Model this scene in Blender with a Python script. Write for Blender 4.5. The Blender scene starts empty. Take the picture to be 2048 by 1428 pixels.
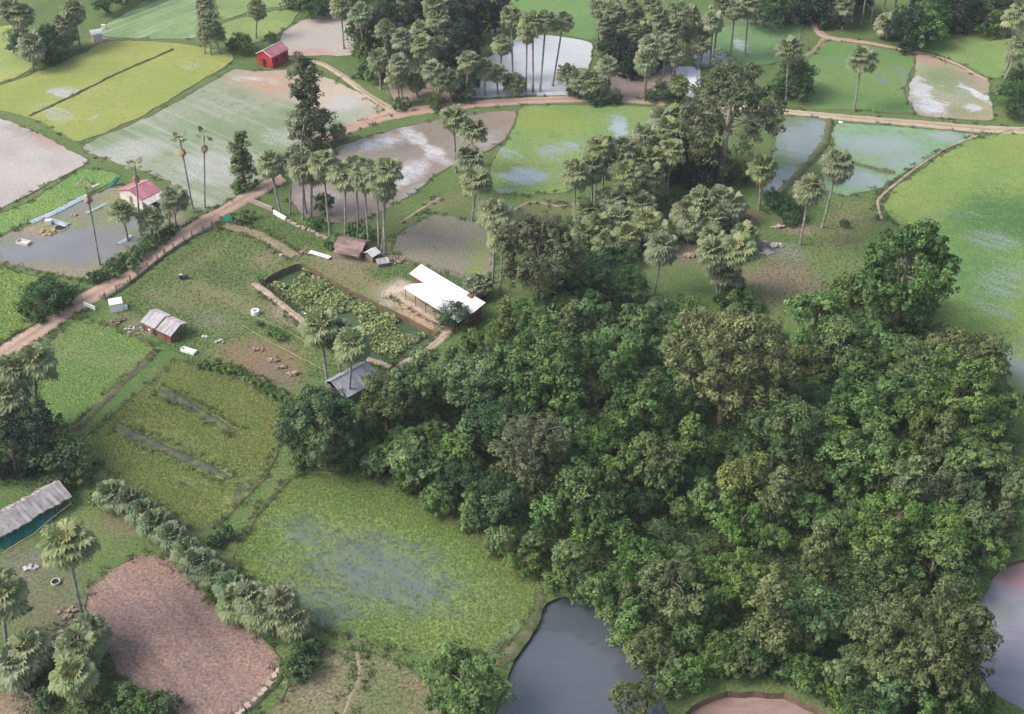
import bpy, bmesh, math, random
import numpy as np
from mathutils import Vector, Matrix, Euler
from mathutils.geometry import tessellate_polygon

random.seed(7)
RNG = np.random.default_rng(11)
S = bpy.context.scene
COL = S.collection
R = math.radians

# ------------------------------------------------------------------ camera
CH, DEP, FPX = 115.0, R(36.0), 2500.0
SD, CD = math.sin(DEP), math.cos(DEP)
cam = bpy.data.cameras.new('camera')
cam.sensor_width = 36.0
cam.lens = FPX / 2048 * 36.0
cam.clip_start = 1.0
cam.clip_end = 6000.0
co = bpy.data.objects.new('camera', cam)
co.location = (0, 0, CH)
co.rotation_euler = (math.pi / 2 - DEP, 0, 0)
COL.objects.link(co)
S.camera = co


def G(px, py, z=0.0):
    """pixel of the 2048 x 1428 photograph -> world point at height z"""
    u, v = (px - 1024) / FPX, (714 - py) / FPX
    d = Vector((u, CD + v * SD, -SD + v * CD))
    t = (z - CH) / d.z
    return Vector((d.x * t, d.y * t, z))


def ppm(P):
    """pixels per metre at a world point"""
    return FPX / (P[1] * CD + (CH - P[2]) * SD)


def toward(px, py, y):
    """height of the sight line through a pixel where it crosses world depth y"""
    u, v = (px - 1024) / FPX, (714 - py) / FPX
    d = Vector((u, CD + v * SD, -SD + v * CD))
    t = y / d.y
    return Vector((d.x * t, y, CH + d.z * t))


# ------------------------------------------------------------------ tagging
def tag(o, label=None, cat=None, group=None, kind=None):
    if label: o['label'] = label
    if cat: o['category'] = cat
    if group: o['group'] = group
    if kind: o['kind'] = kind
    return o


def link(o, parent=None):
    COL.objects.link(o)
    if parent is not None: o.parent = parent
    return o


def empty(name, loc=(0, 0, 0), rz=0.0):
    o = bpy.data.objects.new(name, None)
    o.empty_display_size = 0.5
    o.location = loc
    o.rotation_euler = (0, 0, rz)
    return link(o)


def mesh_obj(name, verts, faces, mats, parent=None, midx=None, smooth=False):
    me = bpy.data.meshes.new(name)
    me.from_pydata([tuple(v) for v in verts], [], [tuple(f) for f in faces])
    for m in (mats if isinstance(mats, (list, tuple)) else [mats]): me.materials.append(m)
    if midx is not None: me.polygons.foreach_set('material_index', midx)
    if smooth: me.polygons.foreach_set('use_smooth', [True] * len(me.polygons))
    me.update()
    return link(bpy.data.objects.new(name, me), parent)


def np_mesh(name, V, F, mats, midx=None, tone=None, smooth=False):
    """fast mesh from arrays; F is (n,3) or (n,4)"""
    me = bpy.data.meshes.new(name)
    n, k = F.shape
    me.vertices.add(len(V)); me.vertices.foreach_set('co', np.ascontiguousarray(V, dtype=np.float32).ravel())
    me.loops.add(n * k); me.loops.foreach_set('vertex_index', np.ascontiguousarray(F, dtype=np.int32).ravel())
    me.polygons.add(n)
    me.polygons.foreach_set('loop_start', np.arange(0, n * k, k, dtype=np.int32))
    for m in (mats if isinstance(mats, (list, tuple)) else [mats]): me.materials.append(m)
    if midx is not None: me.polygons.foreach_set('material_index', np.asarray(midx, dtype=np.int32))
    if smooth: me.polygons.foreach_set('use_smooth', np.ones(n, dtype=bool))
    if tone is not None:
        a = me.attributes.new('tone', 'FLOAT', 'POINT')
        a.data.foreach_set('value', np.asarray(tone, dtype=np.float32))
    me.update(calc_edges=True)
    me.validate()
    return me


class MB:
    """collects boxes, bars, tubes and polygons for ONE mesh"""
    def __init__(s): s.v, s.f = [], []

    def add(s, v, f):
        n = len(s.v); s.v += [Vector(x) for x in v]; s.f += [tuple(i + n for i in q) for q in f]; return s

    def box(s, c, d, rz=0.0, tilt=(0, 0)):
        m = Euler((tilt[0], tilt[1], rz)).to_matrix()
        v = [Vector(c) + m @ Vector((x * d[0] / 2, y * d[1] / 2, z * d[2] / 2)) for z in (-1, 1) for y in (-1, 1) for x in (-1, 1)]
        return s.add(v, [(0, 2, 3, 1), (4, 5, 7, 6), (0, 1, 5, 4), (2, 6, 7, 3), (0, 4, 6, 2), (1, 3, 7, 5)])

    def tube(s, pts, rad, n=7, cap=True):
        pts = [Vector(p) for p in pts]
        rads = rad if isinstance(rad, (list, tuple)) else [rad] * len(pts)
        base = len(s.v)
        for i, p in enumerate(pts):
            t = (pts[min(i + 1, len(pts) - 1)] - pts[max(i - 1, 0)])
            t = t.normalized() if t.length > 1e-6 else Vector((0, 0, 1))
            a = t.cross(Vector((0, 1, 0)) if abs(t.y) < 0.9 else Vector((1, 0, 0))).normalized()
            b = t.cross(a)
            for k in range(n):
                w = 2 * math.pi * k / n
                s.v.append(p + (a * math.cos(w) + b * math.sin(w)) * rads[i])
        for i in range(len(pts) - 1):
            for k in range(n):
                q = base + i * n
                s.f.append((q + k, q + (k + 1) % n, q + n + (k + 1) % n, q + n + k))
        if cap:
            s.f.append(tuple(base + k for k in range(n))[::-1])
            s.f.append(tuple(base + (len(pts) - 1) * n + k for k in range(n)))
        return s

    def slab(s, quad, th):
        """thick sheet below the given polygon"""
        q = [Vector(p) for p in quad]
        nn = (q[1] - q[0]).cross(q[2] - q[0]).normalized()
        if nn.z < 0: nn = -nn; q = q[::-1]
        k = len(q)
        lo = [p - nn * th for p in q]
        f = [tuple(range(k)), tuple(range(2 * k - 1, k - 1, -1))]
        f += [(i, k + i, k + (i + 1) % k, (i + 1) % k) for i in range(k)]
        return s.add(q + lo, f)

    def build(s, name, mat, parent=None, smooth=False):
        return mesh_obj(name, s.v, s.f, mat, parent, smooth=smooth)


# ------------------------------------------------------------------ material helpers
class NT:
    def __init__(s, name):
        s.m = bpy.data.materials.new(name); s.m.use_nodes = True
        s.t = s.m.node_tree; s.t.nodes.clear()
        s.out = s.n('ShaderNodeOutputMaterial')

    def n(s, typ, **kw):
        x = s.t.nodes.new(typ)
        for k, v in kw.items(): setattr(x, k, v)
        return x

    def put(s, inp, v):
        if isinstance(v, bpy.types.NodeSocket): s.t.links.new(v, inp)
        elif isinstance(v, (tuple, list)) and inp.type == 'RGBA' and len(v) == 3: inp.default_value = (*v, 1)
        else: inp.default_value = v

    def math(s, op, a, b=0.0, clamp=False):
        x = s.n('ShaderNodeMath', operation=op, use_clamp=clamp); s.put(x.inputs[0], a); s.put(x.inputs[1], b); return x.outputs[0]

    def vmath(s, op, a, b=(0, 0, 0)):
        x = s.n('ShaderNodeVectorMath', operation=op); s.put(x.inputs[0], a)
        if op == 'SCALE': s.put(x.inputs['Scale'], b)
        elif op != 'LENGTH': s.put(x.inputs[1], b)
        return x.outputs['Value'] if op == 'LENGTH' else x.outputs[0]

    def mix(s, f, a, b, blend='MIX'):
        x = s.n('ShaderNodeMix', data_type='RGBA', blend_type=blend); x.clamp_factor = True
        s.put(x.inputs[0], f); s.put(x.inputs[6], a); s.put(x.inputs[7], b); return x.outputs[2]

    def noise(s, vec, scale, detail=3.0, rough=0.6, w=None):
        x = s.n('ShaderNodeTexNoise'); s.put(x.inputs['Vector'], vec)
        x.inputs['Scale'].default_value = scale; x.inputs['Detail'].default_value = detail; x.inputs['Roughness'].default_value = rough
        return x

    def ramp(s, f, lo, hi, a=0.0, b=1.0):
        x = s.n('ShaderNodeMapRange', interpolation_type='SMOOTHSTEP'); s.put(x.inputs[0], f)
        for i, v in enumerate((lo, hi, a, b)): s.put(x.inputs[i + 1], v)
        return x.outputs[0]

    def pos(s):
        return s.n('ShaderNodeNewGeometry').outputs['Position']

    def obj(s):
        return s.n('ShaderNodeTexCoord').outputs['Object']

    def mapping(s, vec, loc=(0, 0, 0), rot=(0, 0, 0), sc=(1, 1, 1), typ='POINT'):
        x = s.n('ShaderNodeMapping', vector_type=typ); s.put(x.inputs['Vector'], vec)
        x.inputs['Location'].default_value = loc; x.inputs['Rotation'].default_value = rot; x.inputs['Scale'].default_value = sc
        return x.outputs[0]

    def bsdf(s, col, rough=0.8, spec=0.3, normal=None, metal=0.0):
        x = s.n('ShaderNodeBsdfPrincipled'); s.put(x.inputs['Base Color'], col); s.put(x.inputs['Roughness'], rough)
        x.inputs['Specular IOR Level'].default_value = spec; x.inputs['Metallic'].default_value = metal
        if normal is not None: s.put(x.inputs['Normal'], normal)
        return x.outputs[0]

    def bump(s, h, strength=0.5, dist=0.1):
        x = s.n('ShaderNodeBump'); s.put(x.inputs['Height'], h); x.inputs['Strength'].default_value = strength; x.inputs['Distance'].default_value = dist
        return x.outputs[0]

    def mixs(s, f, a, b):
        x = s.n('ShaderNodeMixShader'); s.put(x.inputs[0], f); s.put(x.inputs[1], a); s.put(x.inputs[2], b); return x.outputs[0]

    def done(s, sh):
        s.t.links.new(sh, s.out.inputs['Surface']); return s.m

    def patch(s, vec, p):
        """soft elliptic mask: p = (px, py, rx_px, ry_px, image angle, strength) on the ground"""
        c, ax, ay, rot = ground_ellipse(p)
        q = s.mapping(vec, (c.x, c.y, 0), (0, 0, rot), (ax, ay, 1e4), 'TEXTURE')
        return s.math('MULTIPLY', s.ramp(s.vmath('LENGTH', q), 1.3, 0.35), p[5])


def ground_ellipse(p):
    c = G(p[0], p[1]); a = R(p[4])
    e1 = G(p[0] + math.cos(a) * p[2], p[1] - math.sin(a) * p[2]) - c
    e2 = G(p[0] + math.sin(a) * p[3], p[1] + math.cos(a) * p[3]) - c
    return c, max(e1.length, .5), max(e2.length, .5), math.atan2(e1.y, e1.x)


WATER = dict(clear=(.035, .045, .05), blue=(.20, .26, .29), pale=(.46, .48, .50), brown=(.30, .245, .20), grey=(.27, .27, .29), green=(.13, .2, .13))


def field_mat(name, c1, c2, c3, wet=(), wcol=None, wrough=.06, stripes=None, reflection_tint=(), base_wet=0.0, tint=(), grain=.5):
    """vegetated or muddy plot: three soil or plant colours, standing water where the plants are thin"""
    n = NT(name)
    P = n.pos()
    nz = n.noise(P, .22, 4.0)
    wv = n.vmath('SCALE', n.vmath('SUBTRACT', nz.outputs['Color'], (.5, .5, .5)), 7.0)
    W = n.vmath('ADD', P, wv)
    lo = n.noise(P, .07, 3.0).outputs[0]
    mid = n.noise(P, .55, 5.0, .65).outputs[0]
    fine = n.noise(P, 2.6, 4.0, .7).outputs[0]
    col = n.mix(n.ramp(lo, .38, .62), c1, c2)
    col = n.mix(n.ramp(mid, .48, .68, 0, .8), col, c3)
    if stripes:
        ang, sc, colr, amt = stripes
        q = n.mapping(P, rot=(0, 0, ang), sc=(40.0, 1.0, 1.0), typ='TEXTURE')
        st = n.noise(q, sc, 3.0, .6).outputs[0]
        col = n.mix(n.ramp(st, .45, .72, 0, amt), col, colr)
    for (p, cc) in tint:
        m = n.patch(W, p)
        m = n.math('MULTIPLY', m, n.ramp(mid, .25, .6, .55, 1.0))
        col = n.mix(m, col, cc)
    g = n.ramp(fine, .3, .7, 1 - grain, 1 + grain * .7)
    col = n.mix(1.0, col, g, 'MULTIPLY')
    bmp = n.bump(fine, .5, .1)
    veg = n.bsdf(col, .9, .15, bmp)
    if not wet and base_wet <= 0: return n.done(veg)
    m = None
    for p in wet:
        q = n.patch(W, p)
        m = q if m is None else n.math('MAXIMUM', m, q)
    if base_wet > 0: m = n.math('MAXIMUM', m, base_wet) if m is not None else n.math('ADD', base_wet, 0.0)
    # plants break the water up into gaps
    sk = n.noise(n.mapping(P, rot=(0, 0, R(-34)), sc=(5.0, 1.0, 1.0), typ='TEXTURE'), .8, 4.0, .65).outputs[0]
    gap = n.math('ADD', m, n.math('MULTIPLY', n.math('SUBTRACT', n.math('ADD', n.math('MULTIPLY', sk, .65), n.math('MULTIPLY', mid, .35)), .5), 2.2))
    gap = n.math('ADD', gap, n.math('MULTIPLY', n.math('SUBTRACT', fine, .5), 2.0))
    gap = n.math('MULTIPLY', n.ramp(gap, .15, 1.15), n.ramp(m, .02, .35))
    rip = n.noise(P, 1.2, 3.0).outputs[0]
    wc = n.mix(n.ramp(lo, .35, .65), wcol, tuple(x * .82 for x in wcol))
    for (p, cc) in reflection_tint: wc = n.mix(n.patch(W, p), wc, cc)  # sky reflections painted as patches into the water colour
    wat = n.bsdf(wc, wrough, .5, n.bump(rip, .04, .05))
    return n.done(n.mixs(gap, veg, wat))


def simple_mat(name, col, rough=.7, spec=.3, var=.25, scale=1.5, metal=0.0, bump=.2, col2=None, coords='obj', corr=None):
    n = NT(name)
    V = n.obj() if coords == 'obj' else n.pos()
    a = n.noise(V, scale, 5.0, .65).outputs[0]
    b = n.noise(V, scale * 7, 4.0, .7).outputs[0]
    c2 = col2 or tuple(x * (1 - var) for x in col)
    c = n.mix(n.ramp(a, .4, .66), col, c2)
    c = n.mix(1.0, c, n.ramp(b, .3, .7, 1 - var * .6, 1 + var * .4), 'MULTIPLY')
    h = b
    bd = .03
    if corr:
        w = n.n('ShaderNodeTexWave', wave_type='BANDS', bands_direction=corr[0]); n.put(w.inputs['Vector'], V)
        w.inputs['Scale'].default_value = corr[1]; h = w.outputs['Fac']; bd = .06
        c = n.mix(1.0, c, n.ramp(h, 0, .5, .82, 1.0), 'MULTIPLY')
        sh = n.noise(n.mapping(V, sc=((1.1, .12, .3) if corr[0] == 'X' else (.3, .3, 1.1))), 1.6, 2.0).outputs[0]
        c = n.mix(1.0, c, n.ramp(sh, .42, .58, 1 - var * .9, 1.04), 'MULTIPLY')
    return n.done(n.bsdf(c, rough, spec, n.bump(h, bump, bd), metal))


def leaf_mat(name, col, col2, rough=.6, trans=.22, hue=.014, val=.45, sat=.25):
    n = NT(name)
    oi = n.n('ShaderNodeObjectInfo').outputs['Random']
    at = n.n('ShaderNodeAttribute', attribute_name='tone').outputs['Fac']
    c = n.mix(at, col, col2)
    hs = n.n('ShaderNodeHueSaturation')
    n.put(hs.inputs['Color'], c)
    n.put(hs.inputs['Hue'], n.ramp(oi, 0, 1, .5 - hue, .5 + hue))
    r2 = n.math('FRACT', n.math('MULTIPLY', oi, 17.3))
    n.put(hs.inputs['Value'], n.math('ADD', 1 - val * .5, n.math('MULTIPLY', r2, val)))
    r3 = n.math('FRACT', n.math('MULTIPLY', oi, 41.7))
    n.put(hs.inputs['Saturation'], n.math('ADD', 1 - sat * .6, n.math('MULTIPLY', r3, sat)))
    d = n.bsdf(hs.outputs[0], rough, .3)
    tr = n.n('ShaderNodeBsdfTranslucent'); n.put(tr.inputs['Color'], hs.outputs[0])
    return n.done(n.mixs(trans, d, tr.outputs[0]))


# ------------------------------------------------------------------ world and sun
SUN_EL, SUN_AZ = R(46), R(258)      # azimuth clockwise from +Y: light comes from the left, a little from our side
w = bpy.data.worlds.new('World'); S.world = w; w.use_nodes = True
wt = w.node_tree; wt.nodes.clear()
sky = wt.nodes.new('ShaderNodeTexSky'); sky.sky_type = 'NISHITA'; sky.sun_disc = False
sky.sun_elevation = SUN_EL; sky.sun_rotation = SUN_AZ
sky.dust_density = 4.0; sky.air_density = 1.0; sky.ozone_density = 1.5
hsn = wt.nodes.new('ShaderNodeHueSaturation'); hsn.inputs['Saturation'].default_value = .75
bg = wt.nodes.new('ShaderNodeBackground'); bg.inputs['Strength'].default_value = .14
wo = wt.nodes.new('ShaderNodeOutputWorld')
wt.links.new(sky.outputs[0], hsn.inputs['Color']); wt.links.new(hsn.outputs[0], bg.inputs['Color']); wt.links.new(bg.outputs[0], wo.inputs['Surface'])
sun = bpy.data.lights.new('sun', 'SUN'); sun.energy = 1.5; sun.angle = R(26); sun.color = (1, .95, .88)
so = link(bpy.data.objects.new('sun', sun))
sd = Vector((math.sin(SUN_AZ) * math.cos(SUN_EL), math.cos(SUN_AZ) * math.cos(SUN_EL), math.sin(SUN_EL)))
so.rotation_euler = sd.to_track_quat('Z', 'Y').to_euler()
so.location = sd * 300
S.view_settings.view_transform = 'Standard'; S.view_settings.look = 'None'
S.view_settings.gamma = 1.0; S.view_settings.exposure = .82
S.cycles.max_bounces = 6; S.cycles.diffuse_bounces = 3; S.cycles.glossy_bounces = 2; S.cycles.transmission_bounces = 2
S.cycles.caustics_reflective = False; S.cycles.caustics_refractive = False

# ------------------------------------------------------------------ curves and plots
def catmull(pts, closed=True, step=1.2):
    n = len(pts); out = []
    rng = range(n if closed else n - 1)
    for i in rng:
        if closed: p = [pts[(i + k) % n] for k in (-1, 0, 1, 2)]
        else: p = [pts[max(0, min(n - 1, i + k))] for k in (-1, 0, 1, 2)]
        m = max(2, int((p[2] - p[1]).length / step))
        for j in range(m):
            t = j / m
            out.append(hermite(p, t))
    if not closed: out.append(pts[-1].copy())
    return out


def hermite(p, t, k=.32):
    m1, m2 = (p[2] - p[0]) * k, (p[3] - p[1]) * k
    d = (p[2] - p[1]).length
    for m in (m1, m2):
        if m.length > d * .9: m *= d * .9 / m.length
    t2, t3 = t * t, t * t * t
    return p[1] * (2 * t3 - 3 * t2 + 1) + m1 * (t3 - 2 * t2 + t) + p[2] * (-2 * t3 + 3 * t2) + m2 * (t3 - t2)


def wob(pts, amp=.25):
    ph = random.random() * 50
    return [p + Vector((math.sin(i * .9 + ph) * .6 + random.uniform(-1, 1), math.cos(i * .7 + ph) * .6 + random.uniform(-1, 1), 0)) * amp for i, p in enumerate(pts)]


def outline(px, amp=.22, step=1.2):
    return wob(catmull([G(*q) for q in px], True, step), amp)


def sheet(name, poly, z, mat, kind='structure'):
    tri = tessellate_polygon([[Vector((p.x, p.y, 0)) for p in poly]])
    v = [(p.x, p.y, z) for p in poly]
    tri = [t if (poly[t[1]] - poly[t[0]]).cross(poly[t[2]] - poly[t[0]]).z > 0 else t[::-1] for t in tri]
    o = mesh_obj(name, v, tri, mat)
    o['kind'] = kind
    return o


def inside(P, poly):
    x, y = P[:, 0], P[:, 1]; c = np.zeros(len(P), bool); n = len(poly)
    for i in range(n):
        a, b = poly[i], poly[(i + 1) % n]
        if a.y == b.y: continue
        c ^= ((a.y > y) != (b.y > y)) & (x < (b.x - a.x) * (y - a.y) / (b.y - a.y) + a.x)
    return c


def jitter_grid(poly, sp):
    xs = [p.x for p in poly]; ys = [p.y for p in poly]
    gx, gy = np.meshgrid(np.arange(min(xs), max(xs), sp), np.arange(min(ys), max(ys), sp))
    P = np.stack([gx.ravel(), gy.ravel()], 1); P = P + RNG.uniform(-.5, .5, P.shape) * sp
    return P[inside(P, poly)]


def patch_val(P, p):
    c, ax, ay, rot = ground_ellipse(p)
    d = P - np.array([c.x, c.y]); ca, sa = math.cos(rot), math.sin(rot)
    r = np.hypot((d[:, 0] * ca + d[:, 1] * sa) / ax, (-d[:, 0] * sa + d[:, 1] * ca) / ay)
    return np.clip((1.3 - r) / .95, 0, 1) * p[5]


def blades(P, h, spread, nb, width, z0=0.0):
    """grass or rice tufts: nb leaning blades per point"""
    n = len(P); k = n * nb
    base = np.repeat(P, nb, 0) + RNG.normal(0, spread * .35, (k, 2))
    a = RNG.uniform(0, 2 * np.pi, k); hh = h * RNG.uniform(.6, 1.2, k)
    dx, dy = np.cos(a), np.sin(a)
    V = np.zeros((k, 3, 3))
    V[:, 0, 0] = base[:, 0] - dy * width; V[:, 0, 1] = base[:, 1] + dx * width; V[:, 0, 2] = z0
    V[:, 1, 0] = base[:, 0] + dy * width; V[:, 1, 1] = base[:, 1] - dx * width; V[:, 1, 2] = z0
    ln = RNG.uniform(.25, .8, k) * hh
    V[:, 2, 0] = base[:, 0] + dx * ln; V[:, 2, 1] = base[:, 1] + dy * ln; V[:, 2, 2] = z0 + hh
    tone = np.repeat(np.repeat(RNG.uniform(0, 1, n), nb), 3)
    return V.reshape(-1, 3), np.arange(k * 3).reshape(-1, 3), tone


def stuff_obj(name, me, label, cat):
    o = link(bpy.data.objects.new(name, me))
    return tag(o, label, cat, kind='stuff')
# ------------------------------------------------------------------ leaf materials for ground plants
M = {}
def plant_mat(name, c1, c2, trans=.45):
    n = NT(name)
    at = n.n('ShaderNodeAttribute', attribute_name='tone').outputs['Fac']
    lo = n.math('ADD', n.math('MULTIPLY', n.noise(n.pos(), .09, 2.0).outputs[0], .5), n.math('MULTIPLY', n.noise(n.pos(), .6, 4.0, .7).outputs[0], .5))
    c = n.mix(n.ramp(n.math('ADD', n.math('MULTIPLY', at, .35), n.math('MULTIPLY', lo, .9)), .35, .88), c1, c2)
    tr = n.n('ShaderNodeBsdfTranslucent'); n.put(tr.inputs['Color'], c)
    return n.done(n.mixs(trans, n.bsdf(c, .75, .2), tr.outputs[0]))

M['rice'] = plant_mat('rice_leaf', (.14, .22, .06), (.22, .28, .085))
M['rice_bright'] = plant_mat('bright_rice_leaf', (.13, .205, .06), (.19, .26, .085))
M['rice_gold'] = plant_mat('gold_rice_leaf', (.27, .30, .10), (.36, .37, .15))
M['rice_dark'] = plant_mat('deep_rice_leaf', (.05, .15, .045), (.09, .2, .05))
M['grass'] = plant_mat('rough_grass_leaf', (.08, .115, .04), (.15, .165, .075))
M['weed'] = plant_mat('weed_leaf', (.035, .085, .025), (.08, .14, .035))

GREEN, YEL, DKG, OLIVE, PALEG = (.105, .175, .035), (.26, .29, .045), (.045, .11, .03), (.12, .14, .05), (.20, .26, .13)
MUD, TAN, PINK, SAND, GREYM = (.22, .165, .125), (.36, .30, .24), (.33, .20, .16), (.55, .44, .36), (.30, .29, .27)

def trim(t):
    ws = t.split()[:9]
    while ws[-1] in ('the', 'a', 'by', 'at', 'of', 'in', 'with', 'and', 'behind', 'below', 'left', 'dark', 'upper', 'beside', 'split', 'between'): ws.pop()
    return ' '.join(ws)

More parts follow.
